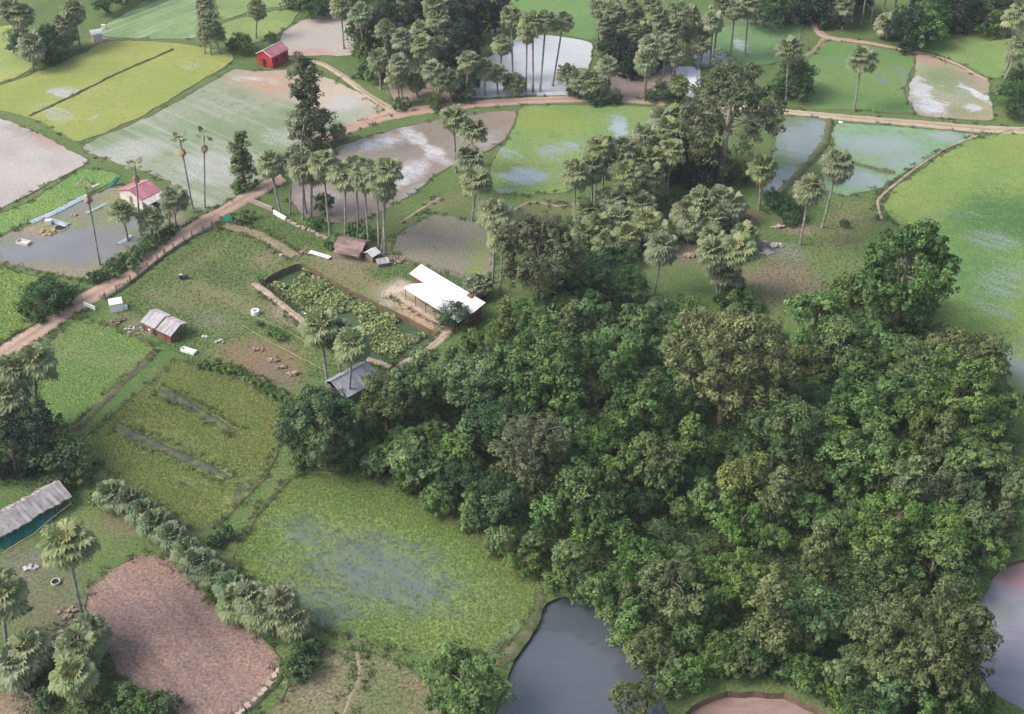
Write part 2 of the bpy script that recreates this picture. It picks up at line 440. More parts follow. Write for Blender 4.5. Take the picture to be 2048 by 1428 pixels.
# name, label, outline in photo pixels, material arguments, plants (kind, spacing, height) or None
FIELDS = [
 ('rice_field', 'yellow green rice field split by a thin dark ridge', [(-70,195),(60,150),(150,112),(220,82),(330,84),(455,102),(462,126),(400,163),(300,223),(200,270),(152,284),(128,272),(60,236),(-70,205)],
  dict(c1=(.24,.285,.075), c2=(.285,.305,.09), c3=(.20,.255,.07), wet=[(125,185,14,22,60,.75),(190,238,14,8,0,.7),(110,225,50,14,-25,.5),(380,130,30,12,0,.45)], wcol=WATER['pale'], grain=.25), None),
 ('rice_field', 'small yellow green rice field behind the left palm clump', [(-70,75),(20,50),(62,80),(66,132),(20,160),(-70,172)], dict(c1=(0.247,0.307,0.096), c2=(0.313,0.341,0.110), c3=(0.204,0.273,0.090), grain=.25), None),
 ('rice_field', 'pale striped green field at the top left', [(190,62),(245,30),(310,-10),(395,-25),(392,74),(330,78),(225,76)],
  dict(c1=(0.159,0.251,0.103), c2=(0.215,0.307,0.139), c3=(0.137,0.227,0.082), stripes=(R(54),.5,(.42,.44,.34),.75), grain=.25), None),
 ('rice_field', 'green field around the lone palm near the red hut', [(445,48),(520,26),(600,18),(566,62),(505,88),(456,90)], dict(c1=(0.192,0.261,0.088), c2=(0.247,0.307,0.104), c3=(0.170,0.227,0.082), grain=.3), None),
 ('rice_field', 'green field at the top beyond the lone palm', [(440,-30),(600,-30),(600,8),(520,18),(442,38)], dict(c1=(0.181,0.251,0.095), c2=(0.226,0.296,0.111), c3=(0.170,0.227,0.082), grain=.3), None),
 ('mud_field', 'bare pale grey mud field at the left edge', [(-80,222),(60,258),(130,294),(176,324),(100,366),(-80,440)],
  dict(c1=(.42,.385,.35), c2=(.36,.335,.31), c3=(.40,.37,.335), tint=[((95,275,45,18,-30,.8),(.36,.22,.19)),((40,260,40,12,-20,.6),(.24,.22,.2)),((20,310,60,10,-15,.3),(.3,.27,.25))], base_wet=.16, wcol=(.45,.44,.44), wrough=.25, grain=.22), None),
 ('wet_field', 'large pale flooded field below the red hut', [(166,290),(300,232),(440,154),(470,138),(520,142),(575,140),(640,150),(720,185),(768,222),(745,240),(690,256),(640,282),(605,322),(540,352),(470,396),(400,428),(330,360),(180,308)],
  dict(c1=(.18,.235,.13), c2=(.26,.285,.205), c3=(.15,.21,.10), tint=[((570,165,150,38,-14,1.0),(.37,.29,.215)),((690,195,80,40,-30,1.0),(.46,.38,.31)),((545,168,60,18,-10,.7),(.40,.26,.18)),((690,228,46,14,20,.8),(.27,.32,.25)),((265,305,90,26,15,.7),(.36,.36,.33)),((430,345,70,36,10,.6),(.35,.35,.33))],
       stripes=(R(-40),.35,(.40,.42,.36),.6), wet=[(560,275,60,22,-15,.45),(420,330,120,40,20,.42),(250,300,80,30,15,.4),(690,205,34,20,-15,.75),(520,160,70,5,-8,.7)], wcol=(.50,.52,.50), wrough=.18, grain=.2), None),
 ('rice_field', 'bright green strip field beside the fish nets', [(-80,462),(60,402),(166,338),(240,352),(150,402),(50,448),(-80,500)], dict(c1=(0.161,0.296,0.085), c2=(0.216,0.329,0.100), c3=(0.138,0.251,0.078), grain=.35), ('rice_bright', .5, .35)),
 ('wet_field', 'dark grey flooded plot behind the pink roofed house', [(-60,490),(30,462),(150,404),(240,372),(310,410),(338,430),(328,470),(205,535),(172,560),(60,538),(-60,516)],
  dict(c1=(0.159,0.197,0.105), c2=(.25,.22,.15), c3=(0.212,0.232,0.137), wet=[(150,490,150,50,5,1.0),(60,500,90,40,0,1),(270,440,40,30,20,.8),(160,415,60,12,27,.75)], wcol=(.20,.205,.22), wrough=.12, tint=[((75,468,38,15,15,.9),(.33,.24,.14)),((240,400,40,14,20,.7),(.22,.24,.12))], grain=.4), None),
 ('rice_field', 'bright yellow green field at the left edge by the road', [(-80,512),(50,548),(148,576),(110,628),(40,662),(-80,724)], dict(c1=(0.194,0.307,0.083), c2=(0.248,0.329,0.091), c3=(0.137,0.227,0.074), grain=.4), ('rice_bright', .45, .4)),
 ('rice_field', 'light green field between the dirt road and the streaked field', [(92,690),(160,640),(230,656),(304,692),(298,712),(215,785),(140,852),(104,846),(70,800)],
  dict(c1=(0.172,0.284,0.079), c2=(0.205,0.307,0.091), c3=(0.148,0.239,0.076), stripes=(R(52),.22,(.27,.29,.15),.6), tint=[((225,720,26,90,50,.5),(.30,.31,.18))], grain=.4), ('rice_bright', .33, .36)),
 ('rice_field', 'small green field at the left edge under the palms', [(-60,820),(20,832),(34,870),(20,925),(-60,940)], dict(c1=(0.149,0.273,0.077), c2=(0.193,0.296,0.085), c3=(0.126,0.227,0.074), grain=.4), ('rice_bright', .45, .4)),
 ('rice_field', 'yellowing rice field with dark wet streaks', [(352,720),(420,738),(510,775),(562,805),(566,880),(530,950),(470,1020),(430,1052),(385,1056),(280,992),(205,930),(165,888),(235,820),(305,760)],
  dict(c1=(0.191,0.239,0.080), c2=(0.246,0.267,0.089), c3=(0.146,0.182,0.070), wet=[(350,800,34,9,-20,.7),(480,985,60,16,50,.6),(390,970,50,10,-20,.5),(330,880,120,30,-25,.3)], wcol=WATER['clear'], wrough=.2, tint=[((545,850,22,90,-10,.7),(.26,.25,.06))], grain=.5), ('rice', .31, .5)),
 ('rice_field', 'large half flooded rice field in the foreground', [(580,958),(650,946),(730,956),(820,992),(930,1044),(1025,1098),(1080,1170),(1066,1228),(1000,1300),(905,1312),(790,1302),(690,1272),(610,1240),(520,1180),(468,1128),(480,1082),(530,1010)],
  dict(c1=(0.181,0.267,0.077), c2=(0.225,0.290,0.092), c3=(0.137,0.216,0.071), wet=[(760,1140,220,100,-25,.85),(640,1080,120,60,-25,.7),(640,1210,110,70,-30,.75),(560,1130,70,50,-20,.4),(690,1278,60,12,-14,1.0),(1030,1260,18,70,-40,.6)], wcol=(.13,.165,.15), wrough=.16, tint=[((960,1075,110,16,-34,.7),(.20,.16,.06)),((700,960,120,10,-5,.5),(.17,.2,.04))], grain=.5), ('rice', .29, .46)),
 ('ploughed_field', 'bare reddish ploughed plot in the lower left', [(182,1172),(215,1145),(276,1112),(334,1116),(385,1160),(425,1195),(470,1236),(545,1296),(562,1325),(540,1368),(485,1420),(430,1480),(330,1480),(250,1370),(205,1290),(165,1215)],
  dict(c1=(.275,.185,.152), c2=(.23,.162,.142), c3=(.32,.21,.17), stripes=(R(-52), .9, (.17,.12,.1), .5), tint=[((300,1140,60,20,-20,.6),(.33,.2,.14)),((520,1340,50,60,40,.5),(.34,.22,.17)),((230,1260,50,70,-40,.5),(.2,.15,.13))], grain=.45), None),
 ('dry_field', 'brownish green grass plot at the bottom', [(650,1296),(720,1302),(800,1330),(850,1360),(870,1500),(480,1500),(560,1400),(600,1340)],
  dict(c1=(0.167,0.188,0.092), c2=(.20,.165,.10), c3=(0.135,0.176,0.074), tint=[((650,1380,60,60,0,.7),(.24,.19,.13)),((780,1400,50,60,0,.5),(.1,.15,.05))], grain=.45), None),
 ('rice_field', 'very large green rice field at the right edge', [(1968,272),(2150,262),(2150,840),(2060,815),(2022,780),(1975,690),(1890,655),(1835,640),(1838,600),(1860,540),(1830,470),(1790,446),(1766,420),(1778,385),(1830,345),(1900,300)],
  dict(c1=(0.171,0.261,0.076), c2=(0.214,0.290,0.084), c3=(0.126,0.216,0.067), wet=[(1985,480,80,26,-10,.6),(2010,560,70,60,-20,.55),(1990,620,60,16,-20,.55),(1900,430,18,60,-50,.35),(2045,740,40,60,30,1),(1890,520,50,24,0,.3),(2040,690,50,14,10,.5)], wcol=(.25,.30,.25), wrough=.14,
       tint=[((2010,440,130,70,15,1.0),(.07,.15,.05)),((1960,560,110,80,-15,.85),(.08,.17,.06)),((1930,480,60,60,-40,.6),(.09,.185,.055)),((2030,300,80,30,10,.6),(.22,.26,.07)),((1850,400,60,40,35,.4),(.2,.25,.07)),((1900,650,60,24,-20,.7),(.16,.24,.05))], grain=.35), None),
 ('rice_field', 'bright green field around the single palm at upper right', [(1652,84),(1740,92),(1826,110),(1822,140),(1808,185),(1824,226),(1700,220),(1618,214),(1606,140)],
  dict(c1=(.125,.215,.07), c2=(.15,.23,.08), c3=(.115,.19,.06), wet=[(1765,158,12,10,0,.7),(1810,150,20,30,0,.5),(1670,120,20,8,-20,.5)], wcol=WATER['blue'], grain=.25), None),
 ('muddy_pool', 'muddy pool with painted pale sky reflections at upper right', [(1832,108),(1880,118),(1940,142),(1976,162),(1984,210),(1986,240),(1900,238),(1832,228),(1814,190),(1830,142)],
  dict(c1=(.32,.25,.20), c2=(0.297,0.313,0.179), c3=(0.268,0.307,0.155), wet=[(1842,185,30,52,0,.85),(1860,212,46,22,0,.8),(1900,185,50,30,0,.35),(1960,190,14,34,10,.95),(1945,215,30,8,-15,.9)], wcol=(.56,.57,.58), wrough=.12, tint=[((1895,165,56,40,0,.95),(.17,.23,.11)),((1880,215,30,18,0,.5),(.3,.3,.24)),((1930,225,50,14,0,.8),(.2,.24,.12)),((1860,120,36,10,-20,.9),(.36,.24,.2))], grain=.25), None),  # whitish water colour stands in for the reflected bright sky
 ('rice_field', 'yellow green field in the top right corner', [(1822,92),(1880,62),(1950,52),(2010,58),(2012,150),(1980,156),(1945,138),(1890,114)], dict(c1=(0.171,0.267,0.081), c2=(0.214,0.284,0.092), c3=(0.137,0.216,0.071), grain=.3), None),
 ('flooded_paddy', 'blue flooded paddy right of the big grey tree', [(1568,236),(1655,242),(1648,285),(1612,330),(1570,372),(1540,398),(1522,380),(1540,320)],
  dict(c1=(0.114,0.204,0.086), c2=(0.158,0.216,0.080), c3=(0.103,0.171,0.072), wet=[(1620,280,70,60,40,1),(1570,360,50,40,40,1),(1640,255,30,20,0,1)], wcol=(.235,.275,.285), wrough=.12, tint=[((1572,262,30,32,0,1),(.12,.17,.04))], grain=.3), None),
 ('flooded_paddy', 'wide blue green flooded paddy below the straight pale road', [(1668,248),(1760,250),(1850,258),(1955,268),(1940,280),(1885,300),(1812,345),(1758,376),(1690,392),(1645,376),(1650,345),(1700,326),(1668,300)],
  dict(c1=(0.180,0.302,0.168), c2=(0.212,0.313,0.179), c3=(0.147,0.227,0.125), wet=[(1760,290,110,30,0,.85),(1890,272,60,10,-5,.9),(1720,360,70,22,0,1),(1680,280,20,34,0,.8),(1800,320,60,20,20,.7)], wcol=(.27,.31,.31), wrough=.16, tint=[((1745,338,46,6,-14,1),(.10,.16,.04))], grain=.25), None),
 ('rice_field', 'green and yellow rice field with pools in the middle', [(1046,214),(1130,210),(1230,212),(1320,216),(1300,246),(1270,290),(1200,340),(1130,384),(1060,390),(1000,386),(975,366),(985,320),(1020,270)],
  dict(c1=(0.171,0.256,0.087), c2=(0.204,0.273,0.090), c3=(0.126,0.216,0.080), wet=[(1050,352,55,24,5,.95),(1120,300,50,20,25,.65),(1240,265,22,44,0,.95),(1010,305,20,30,20,.5),(1000,385,40,12,0,.6)], wcol=(.33,.40,.44), wrough=.1, tint=[((1100,240,90,24,0,.6),(.23,.27,.05))], grain=.3), None),
 ('flooded_paddy', 'brown flooded paddy with painted bright sky reflections', [(672,296),(760,266),(860,242),(950,228),(1030,222),(1022,262),(985,298),(930,318),(880,345),(830,385),(770,420),(700,446),(620,440),(578,400),(590,352)],
  dict(c1=(.22,.185,.145), c2=(.26,.215,.165), c3=(.2,.175,.135), wet=[(780,330,260,130,25,.75)], wcol=(.25,.21,.175), wrough=.04, reflection_tint=[((765,285,20,36,-35,.8),(.62,.62,.63)),((843,285,18,56,14,.9),(.64,.64,.65)),((812,350,60,14,34,.8),(.58,.58,.61)),((985,275,20,30,-20,.6),(.5,.46,.44)),((630,395,50,26,0,.7),(.42,.36,.36)),((850,380,60,14,30,.8),(.33,.40,.44)),((690,290,40,16,15,.7),(.3,.36,.34))], grain=.1), None),  # pale water tints are painted sky reflections
 ('dry_field', 'faded grey green plot behind the white tin roofed house', [(798,468),(870,428),(930,440),(982,456),(984,545),(940,562),(880,545),(830,528),(786,500)],
  dict(c1=(.20,.195,.14), c2=(.23,.20,.16), c3=(0.159,0.209,0.105), tint=[((955,520,20,50,0,.8),(.18,.23,.06)),((890,480,60,20,0,.5),(.25,.22,.2))], base_wet=.1, wcol=(.3,.3,.3), wrough=.3, grain=.3), None),
 ('muddy_pool', 'pale square pool at the top behind the tall palms', [(1040,72),(1100,70),(1180,84),(1184,110),(1176,150),(1190,190),(1060,192),(940,196),(945,160),(980,112)],
  dict(c1=(.46,.49,.48), c2=(.50,.53,.53), c3=(.42,.46,.45), wet=[(1070,140,170,90,0,1)], wcol=(.50,.53,.54), wrough=.1, tint=[((985,110,40,26,20,.9),(.3,.28,.25))], grain=.08), None),  # reflected sky brightness is put into the pale water colour
 ('rice_field', 'bright green field at the top edge', [(1000,-40),(1215,-40),(1196,78),(1110,64),(1076,58),(1010,20)], dict(c1=(.125,.23,.075), c2=(.15,.245,.085), c3=(.12,.2,.065), grain=.25), None),
 ('mud_field', 'bare tan field at the top behind the red hut', [(566,66),(600,42),(650,26),(700,26),(706,108),(640,112),(575,112),(556,92)],
  dict(c1=(.42,.36,.31), c2=(.38,.35,.31), c3=(.34,.33,.27), tint=[((620,105,50,10,0,.9),(.40,.26,.20))], grain=.2), None),
 ('wet_field', 'wet green field under the top palms', [(1395,64),(1470,52),(1600,52),(1590,95),(1545,128),(1440,132),(1390,136)],
  dict(c1=(0.126,0.216,0.097), c2=(0.159,0.251,0.103), c3=(0.114,0.182,0.083), wet=[(1410,110,40,34,10,.85),(1480,90,24,14,0,.8)], wcol=(.34,.41,.40), grain=.3), None),
 ('muddy_pool', 'brown shallow pool beside the dirt road junction', [(775,168),(800,150),(900,138),(925,150),(930,195),(860,200),(790,204)],
  dict(c1=(.30,.23,.17), c2=(.34,.27,.2), c3=(.26,.22,.15), base_wet=.45, wcol=(.34,.29,.23), wrough=.15, grain=.15), None),
 ('muddy_pool', 'brown pool between the tree clumps at the top', [(1196,192),(1215,150),(1300,136),(1345,130),(1352,180),(1335,196),(1260,198)],
  dict(c1=(.30,.23,.19), c2=(.33,.26,.21), c3=(.28,.23,.19), base_wet=.6, wcol=(.33,.26,.22), wrough=.1, grain=.12), None),
 ('muddy_pool', 'small white pool left of the big grey tree', [(1346,134),(1400,136),(1402,170),(1385,196),(1362,186)],
  dict(c1=(.6,.6,.6), c2=(.62,.62,.62), c3=(.58,.6,.6), base_wet=1.0, wcol=(.74,.75,.77), grain=.08), None),  # white water colour imitates a cloud reflection
]

# sunk ponds: water below the ground, earth banks
PONDS = [
 ('pond_water', 'dark still pond at the bottom below the thicket', [(1098,1204),(1150,1192),(1225,1238),(1290,1318),(1330,1400),(1340,1520),(985,1520),(1005,1380),(1050,1270)], .45, 'dark'),
 ('pond_water', 'round reddish muddy pond at the bottom edge', [(1345,1500),(1385,1412),(1440,1386),(1510,1380),(1590,1396),(1660,1428),(1710,1500)], 1.1, 'red'),
 ('pond_water', 'grey blue muddy pool at the lower right edge', [(1990,1150),(2040,1122),(2150,1110),(2150,1470),(2040,1416),(1960,1372),(1932,1310),(1948,1225)], .5, 'bluegrey'),
 ('pond_water', 'weedy water of the rectangular pond in the yard', [(520,570),(600,527),(690,574),(868,666),(786,722),(716,700),(608,634)], 1.3, 'weedy'),
]

# ------------------------------------------------------------------ ground
GT = [
 ((470,600,26,90,32,.5),(.23,.20,.12)), ((400,520,70,14,32,.4),(.2,.19,.1)), ((340,600,60,16,-20,.5),(.21,.185,.12)), ((690,540,100,16,-28,.6),(.25,.2,.14)), ((740,610,60,16,-30,.5),(.22,.19,.11)),  # soft patches of other soil or growth on the ground
 ((520,720,90,55,-25,.8),(.24,.15,.105)), ((560,750,60,26,-30,.7),(.19,.145,.11)), ((800,590,50,30,-20,.95),(.58,.47,.40)), ((840,630,60,30,-40,.95),(.45,.31,.22)),
 ((560,600,80,22,-35,.75),(.25,.20,.12)), ((700,560,120,22,-28,.5),(.22,.19,.10)), ((400,590,60,26,-20,.45),(.22,.19,.09)), ((1560,555,70,45,20,.85),(.23,.17,.125)), ((1600,590,80,30,20,.6),(.20,.16,.11)),
 ((1690,450,60,40,50,.55),(.22,.19,.11)), ((1380,500,90,40,0,.7),(.19,.14,.12)), ((1490,432,40,12,0,.8),(.34,.17,.14)), ((1100,420,90,26,8,.5),(.21,.18,.10)), ((900,400,60,20,20,.5),(.22,.19,.11)),
 ((330,440,50,26,15,.8),(.30,.24,.19)), ((310,410,40,20,15,.8),(.33,.25,.2)), ((250,1040,60,40,-35,.55),(.21,.14,.11)), ((110,1230,90,60,20,.5),(.15,.145,.08)), ((40,1390,80,30,-30,.8),(.25,.17,.14)), ((10,1430,80,30,-30,1),(.3,.2,.17)),
 ((225,1400,90,50,0,.5),(.13,.14,.07)), ((60,1130,90,40,20,.8),(.17,.155,.125)), ((90,1200,110,60,30,.6),(.16,.14,.10)), ((130,1290,110,60,20,.6),(.15,.135,.10)), ((430,640,50,24,-20,.5),(.2,.19,.14)), ((280,650,60,16,-25,.6),(.2,.18,.13)), ((640,560,60,26,-30,.5),(.23,.19,.12)), ((530,520,40,24,10,.5),(.24,.2,.13)), ((300,1010,60,24,-30,.5),(.19,.14,.1)), ((760,500,120,14,-14,.6),(.25,.18,.14)), ((580,560,40,12,25,.6),(.26,.2,.12)), ((700,520,70,16,-10,.7),(.27,.19,.15)), ((580,640,70,10,-30,.6),(.30,.24,.17)),
 ((460,560,30,100,30,.35),(.13,.14,.08)), ((1560,500,60,20,-15,.7),(.24,.23,.22)), ((1590,455,50,14,-10,.7),(.30,.2,.15)), ((205,80,30,8,0,.7),(.45,.28,.28)), ((1480,60,60,12,0,.4),(.3,.25,.22)), ((1540,40,70,20,0,.7),(.2,.2,.2)),
]
n = NT('grassy_ground')
P = n.pos()
nz = n.noise(P, .25, 4.0)
W = n.vmath('ADD', P, n.vmath('SCALE', n.vmath('SUBTRACT', nz.outputs['Color'], (.5, .5, .5)), 6.0))
lo = n.noise(P, .06, 3.0).outputs[0]; mid = n.noise(P, .45, 5.0, .65).outputs[0]; fine = n.noise(P, 2.4, 4.0, .7).outputs[0]
c = n.mix(n.ramp(lo, .38, .62), (.095, .155, .05), (.13, .18, .065))
c = n.mix(n.ramp(mid, .5, .7, 0, .7), c, (.18, .175, .085))
for p, cc in GT:
    m = n.math('MULTIPLY', n.patch(W, p), n.ramp(mid, .25, .55, .45, 1.0))
    c = n.mix(m, c, cc)
c = n.mix(1.0, c, n.ramp(fine, .3, .7, .6, 1.3), 'MULTIPLY')
M['ground'] = n.done(n.bsdf(c, .95, .1, n.bump(fine, .8, .15)))
M['grass_bank'] = simple_mat('grassy_bank', (.075, .09, .04), .95, .1, .5, .6, col2=(.12, .11, .06), coords='pos', bump=.5)
M['bank'] = simple_mat('earth_bank', (.19, .13, .09), .95, .1, .5, .6, col2=(.11, .10, .06), coords='pos', bump=.5)

pond_polys = []
for nm, lab, px, dep, kd in PONDS:
    if kd == 'weedy': pond_polys.append(wob(catmull([G(*q) for q in px], True, .9), .1))
    else: pond_polys.append(outline(px, .2))
B = 2500
outer = [Vector((-B, -B, 0)), Vector((B, -B, 0)), Vector((B, B, 0)), Vector((-B, B, 0))]
inner = [Vector((-140, 60, 0)), Vector((140, 60, 0)), Vector((140, 330, 0)), Vector((-140, 330, 0))]
# far apron and the near sheet with the pond holes cut out, one mesh
def add_poly(V, F, loops):
    tri = tessellate_polygon(loops); base = len(V); flat = [p for l in loops for p in l]
    V += [p.copy() for p in flat]
    for t in tri:
        a, b, c_ = (flat[i] for i in t)
        if abs((b - a).cross(c_ - a).z) < 1e-9: continue
        F.append(tuple(base + i for i in (t if (b - a).cross(c_ - a).z > 0 else t[::-1])))
V, F = [], []
add_poly(V, F, [outer, inner]); add_poly(V, F, [inner] + pond_polys)
g = mesh_obj('ground', V, F, M['ground']); tag(g, 'rough grassy ground between the fields', kind='structure')

def water_mat(kind):
    n = NT(kind + '_pond_water')
    P = n.pos(); lo = n.noise(P, .12, 3.0).outputs[0]; mid = n.noise(P, .8, 4.0).outputs[0]
    a, b, r = {'dark': ((.075, .089, .106), (.086, .099, .115), .025), 'red': ((.27, .175, .145), (.33, .24, .22), .12), 'bluegrey': ((.20, .205, .245), (.235, .23, .26), .12), 'weedy': ((.055, .095, .05), (.075, .115, .06), .1)}[kind]
    q = n.noise(n.mapping(P, sc=(.5, 2.2, 1), rot=(0, 0, .6)), .5, 6.0, .65).outputs[0]
    c = n.mix(n.ramp(n.math('ADD', n.math('MULTIPLY', lo, .5), n.math('MULTIPLY', q, .5)), .42, .58), a, b)
    if kind == 'bluegrey': c = n.mix(n.patch(P, (2040, 1140, 60, 40, 20, .8)), c, (.30, .17, .15)); c = n.mix(n.patch(P, (2000, 1215, 40, 26, 0, .45)), c, (.12, .16, .12))
    return n.done(n.bsdf(c, r, .95 if kind == 'dark' else .5, n.bump(n.noise(P, 1.7, 4.0).outputs[0], .04, .04)))

for (nm, lab, px, dep, kd), poly in zip(PONDS, pond_polys):
    o = sheet(nm, [p + (p - sum(poly, Vector()) / len(poly)).normalized() * .8 for p in poly], -dep, water_mat(kd)); tag(o, lab)
    k = len(poly); v = [(p.x, p.y, 0) for p in poly] + [(p.x, p.y, -dep - .4) for p in poly]
    f = [(i, (i + 1) % k, k + (i + 1) % k, k + i) for i in range(k)]
    tag(mesh_obj('pond_bank', v, f, M['bank' if kd in ('red', 'weedy') else 'grass_bank']), 'bare earth bank round the ' + lab.split(' at ')[0].split(' in ')[0], kind='structure')

# ------------------------------------------------------------------ fields, their plants and grassy ridges
M['ridge'] = simple_mat('grassy_ridge', (.10, .12, .055), .95, .1, .4, .5, col2=(.16, .15, .09), coords='pos', bump=.5)
field_polys = []
edge_pts = []
for i, (nm, lab, px, ma, pl) in enumerate(FIELDS):
    poly = outline(px)
    field_polys.append(poly)
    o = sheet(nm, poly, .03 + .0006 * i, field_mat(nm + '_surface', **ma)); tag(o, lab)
    # low ridge round the plot
    k = len(poly); v, f = [], []
    for j in range(k):
        t = (poly[(j + 1) % k] - poly[j - 1]); t.z = 0
        nn = Vector((t.y, -t.x, 0)).normalized() * random.uniform(.18, .34)
        h = random.uniform(.06, .2)
        v += [poly[j] - nn + Vector((0, 0, -.02)), poly[j] - nn * .3 + Vector((0, 0, h)), poly[j] + nn * .4 + Vector((0, 0, h * .9)), poly[j] + nn * 1.1 + Vector((0, 0, -.02))]
        if random.random() < .8: edge_pts.append((poly[j].x + random.uniform(-.5, .5), poly[j].y + random.uniform(-.5, .5)))
    for j in range(k):
        a, b = j * 4, ((j + 1) % k) * 4
        f += [(a + q, b + q, b + q + 1, a + q + 1) for q in range(3)]
    r = mesh_obj('field_ridge', v, f, M['ridge'], smooth=True); tag(r, 'low grassy ridge round the ' + trim(lab), kind='structure')
    if pl:
        Pp = jitter_grid(poly, pl[1] * .78)
        wv = np.zeros(len(Pp))
        for p in ma.get('wet', ()): wv = np.maximum(wv, patch_val(Pp, p))
        Pp = Pp[RNG.uniform(0, 1, len(Pp)) > wv * 1.02]
        if 'streaks' in lab:
            for fu in (((232,854),(462,958),.75),((316,780),(474,864),.5)):
                a_, b_ = G(*fu[0]), G(*fu[1]); d_ = (b_ - a_).normalized(); r_ = Pp - np.array(a_[:2]); along = r_ @ np.array(d_[:2]); off = np.abs(r_ @ np.array([-d_.y, d_.x]))
                Pp = Pp[~((off < fu[2] * RNG.uniform(.5, 1.3, len(Pp))) & (along > 0) & (along < (b_ - a_).length))]
        Vb, Fb, tn = blades(Pp, pl[2] * .8, .3, 6 if pl[1] < .5 else 4, .016 if pl[1] < .4 else .028, .03)
        stuff_obj('rice_plants', np_mesh('rice_plants', Vb, Fb, M[pl[0]], tone=tn), 'rice plants standing in the ' + trim(lab), 'rice')
# thin ridges inside plots
def ridge_line(px, wd=.5, h=.25, lab='thin ridge', mat='ridge'):
    pts = wob(catmull([G(*q) for q in px], False, 1.0), .12); v, f = [], []
    for j, p in enumerate(pts):
        t = pts[min(j + 1, len(pts) - 1)] - pts[max(j - 1, 0)]
        nn = Vector((t.y, -t.x, 0)).normalized() * wd * random.uniform(.7, 1.2)
        hh = h * random.uniform(.7, 1.3)
        v += [p - nn + Vector((0, 0, .02)), p - nn * .4 + Vector((0, 0, hh)), p + nn * .4 + Vector((0, 0, hh)), p + nn + Vector((0, 0, .02))]
        if random.random() < .7: edge_pts.append((p.x, p.y))
    for j in range(len(pts) - 1): f += [(j * 4 + q, j * 4 + q + 1, j * 4 + q + 5, j * 4 + q + 4) for q in range(3)]
    f = [q[::-1] for q in f]
    tag(mesh_obj('field_ridge', v, f, M[mat], smooth=True), lab, kind='structure')
ridge_line([(60,232),(150,190),(240,145),(345,100)], .4, .3, 'thin dark ridge crossing the yellow green field')
ridge_line([(1660,240),(1650,285),(1605,340),(1545,400)], .9, .5, 'curved grassy ridge between the blue flooded paddies')
ridge_line([(1700,324),(1745,338),(1788,346)], .7, .35, 'short grassy ridge in the blue flooded paddy')
ridge_line([(566,1340),(548,1370),(490,1425)], .5, .4, 'stony ridge at the corner of the ploughed plot')
ridge_line([(480,1085),(530,1010),(580,960)], .5, .14, 'grassy ridge left of the large rice field')
ridge_line([(1085,1185),(1062,1250),(1000,1335)], .8, .2, 'pale grassy ridge between the large rice field and the dark pond')
ridge_line([(310,705),(230,780),(150,860)], .8, .2, 'dark grassy ridge between the light field and the streaked field')

# ------------------------------------------------------------------ roads and paths
def road_mat(name, c1, c2, c3):
    n = NT(name); P = n.pos()
    lo = n.noise(P, .18, 4.0).outputs[0]; fine = n.noise(P, 2.2, 5.0, .7).outputs[0]
    c = n.mix(n.ramp(lo, .35, .65), c1, c2); c = n.mix(n.ramp(fine, .5, .72, 0, .6), c, c3)
    # worn wheel tracks either side of a weedier crown
    ac = n.n('ShaderNodeAttribute', attribute_name='tone').outputs['Fac']
    tr = n.ramp(n.math('ABSOLUTE', n.math('SUBTRACT', ac, .5)), .0, .2, 1, 0)
    c = n.mix(n.math('MULTIPLY', tr, n.ramp(lo, .3, .6, .15, .7)), c, (.21, .20, .10))
    ed = n.ramp(n.math('ABSOLUTE', n.math('SUBTRACT', ac, .5)), .3, .5, 0, 1)
    c = n.mix(n.math('MULTIPLY', ed, n.ramp(fine, .35, .6, .1, .75)), c, (.17, .16, .075))
    c = n.mix(1.0, c, n.ramp(fine, .3, .7, .8, 1.12), 'MULTIPLY')
    pud = n.math('MULTIPLY', n.ramp(n.noise(P, .5, 2.0).outputs[0], .62, .7), n.ramp(tr, 0, 1, 1, .2))
    return n.done(n.mixs(n.math('MULTIPLY', pud, .6), n.bsdf(c, .95, .1, n.bump(fine, .5, .08)), n.bsdf((.25, .19, .16), .1, .5)))
M['road'] = road_mat('red_dirt', (.43, .28, .225), (.48, .335, .275), (.35, .24, .19))
M['road_pale'] = road_mat('pale_dirt', (.48, .38, .30), (.43, .33, .26), (.36, .28, .21))
M['trail'] = road_mat('worn_trail', (.34, .27, .19), (.28, .23, .15), (.2, .19, .1))

def road(name, pts, mat, lab, z=.07):
    """pts: (px, py, width in metres)"""
    cl = catmull([Vector((*G(a, b).xy, c_)) for a, b, c_ in pts], False, .9)
    v, f = [], []
    for j, p in enumerate(cl):
        t = cl[min(j + 1, len(cl) - 1)] - cl[max(j - 1, 0)]
        nn = Vector((t.y, -t.x, 0)).normalized()
        q = Vector((p.x, p.y, 0)); a = p.z / 2 * random.uniform(.88, 1.1); b = p.z / 2 * random.uniform(.88, 1.1)
        sk = min(.35, p.z * .25)
        v += [q - nn * (a + sk) + Vector((0, 0, -.02)), q - nn * a + Vector((0, 0, z)), q + Vector((0, 0, z + .07)), q + nn * b + Vector((0, 0, z)), q + nn * (b + sk) + Vector((0, 0, -.02))]
        for s_ in (-1, 1):
            if random.random() < .75: e = q + nn * s_ * (p.z / 2 + random.uniform(.2, 1.0)); edge_pts.append((e.x, e.y))
    for j in range(len(cl) - 1): f += [(j * 5 + q + 5, j * 5 + q + 6, j * 5 + q + 1, j * 5 + q) for q in range(4)]
    o = mesh_obj(name, v, f, mat, smooth=True); tag(o, lab, kind='structure')
    at_ = o.data.attributes.new('tone', 'FLOAT', 'POINT'); at_.data.foreach_set('value', [0, .12, .5, .88, 1.0] * len(cl))
    return o
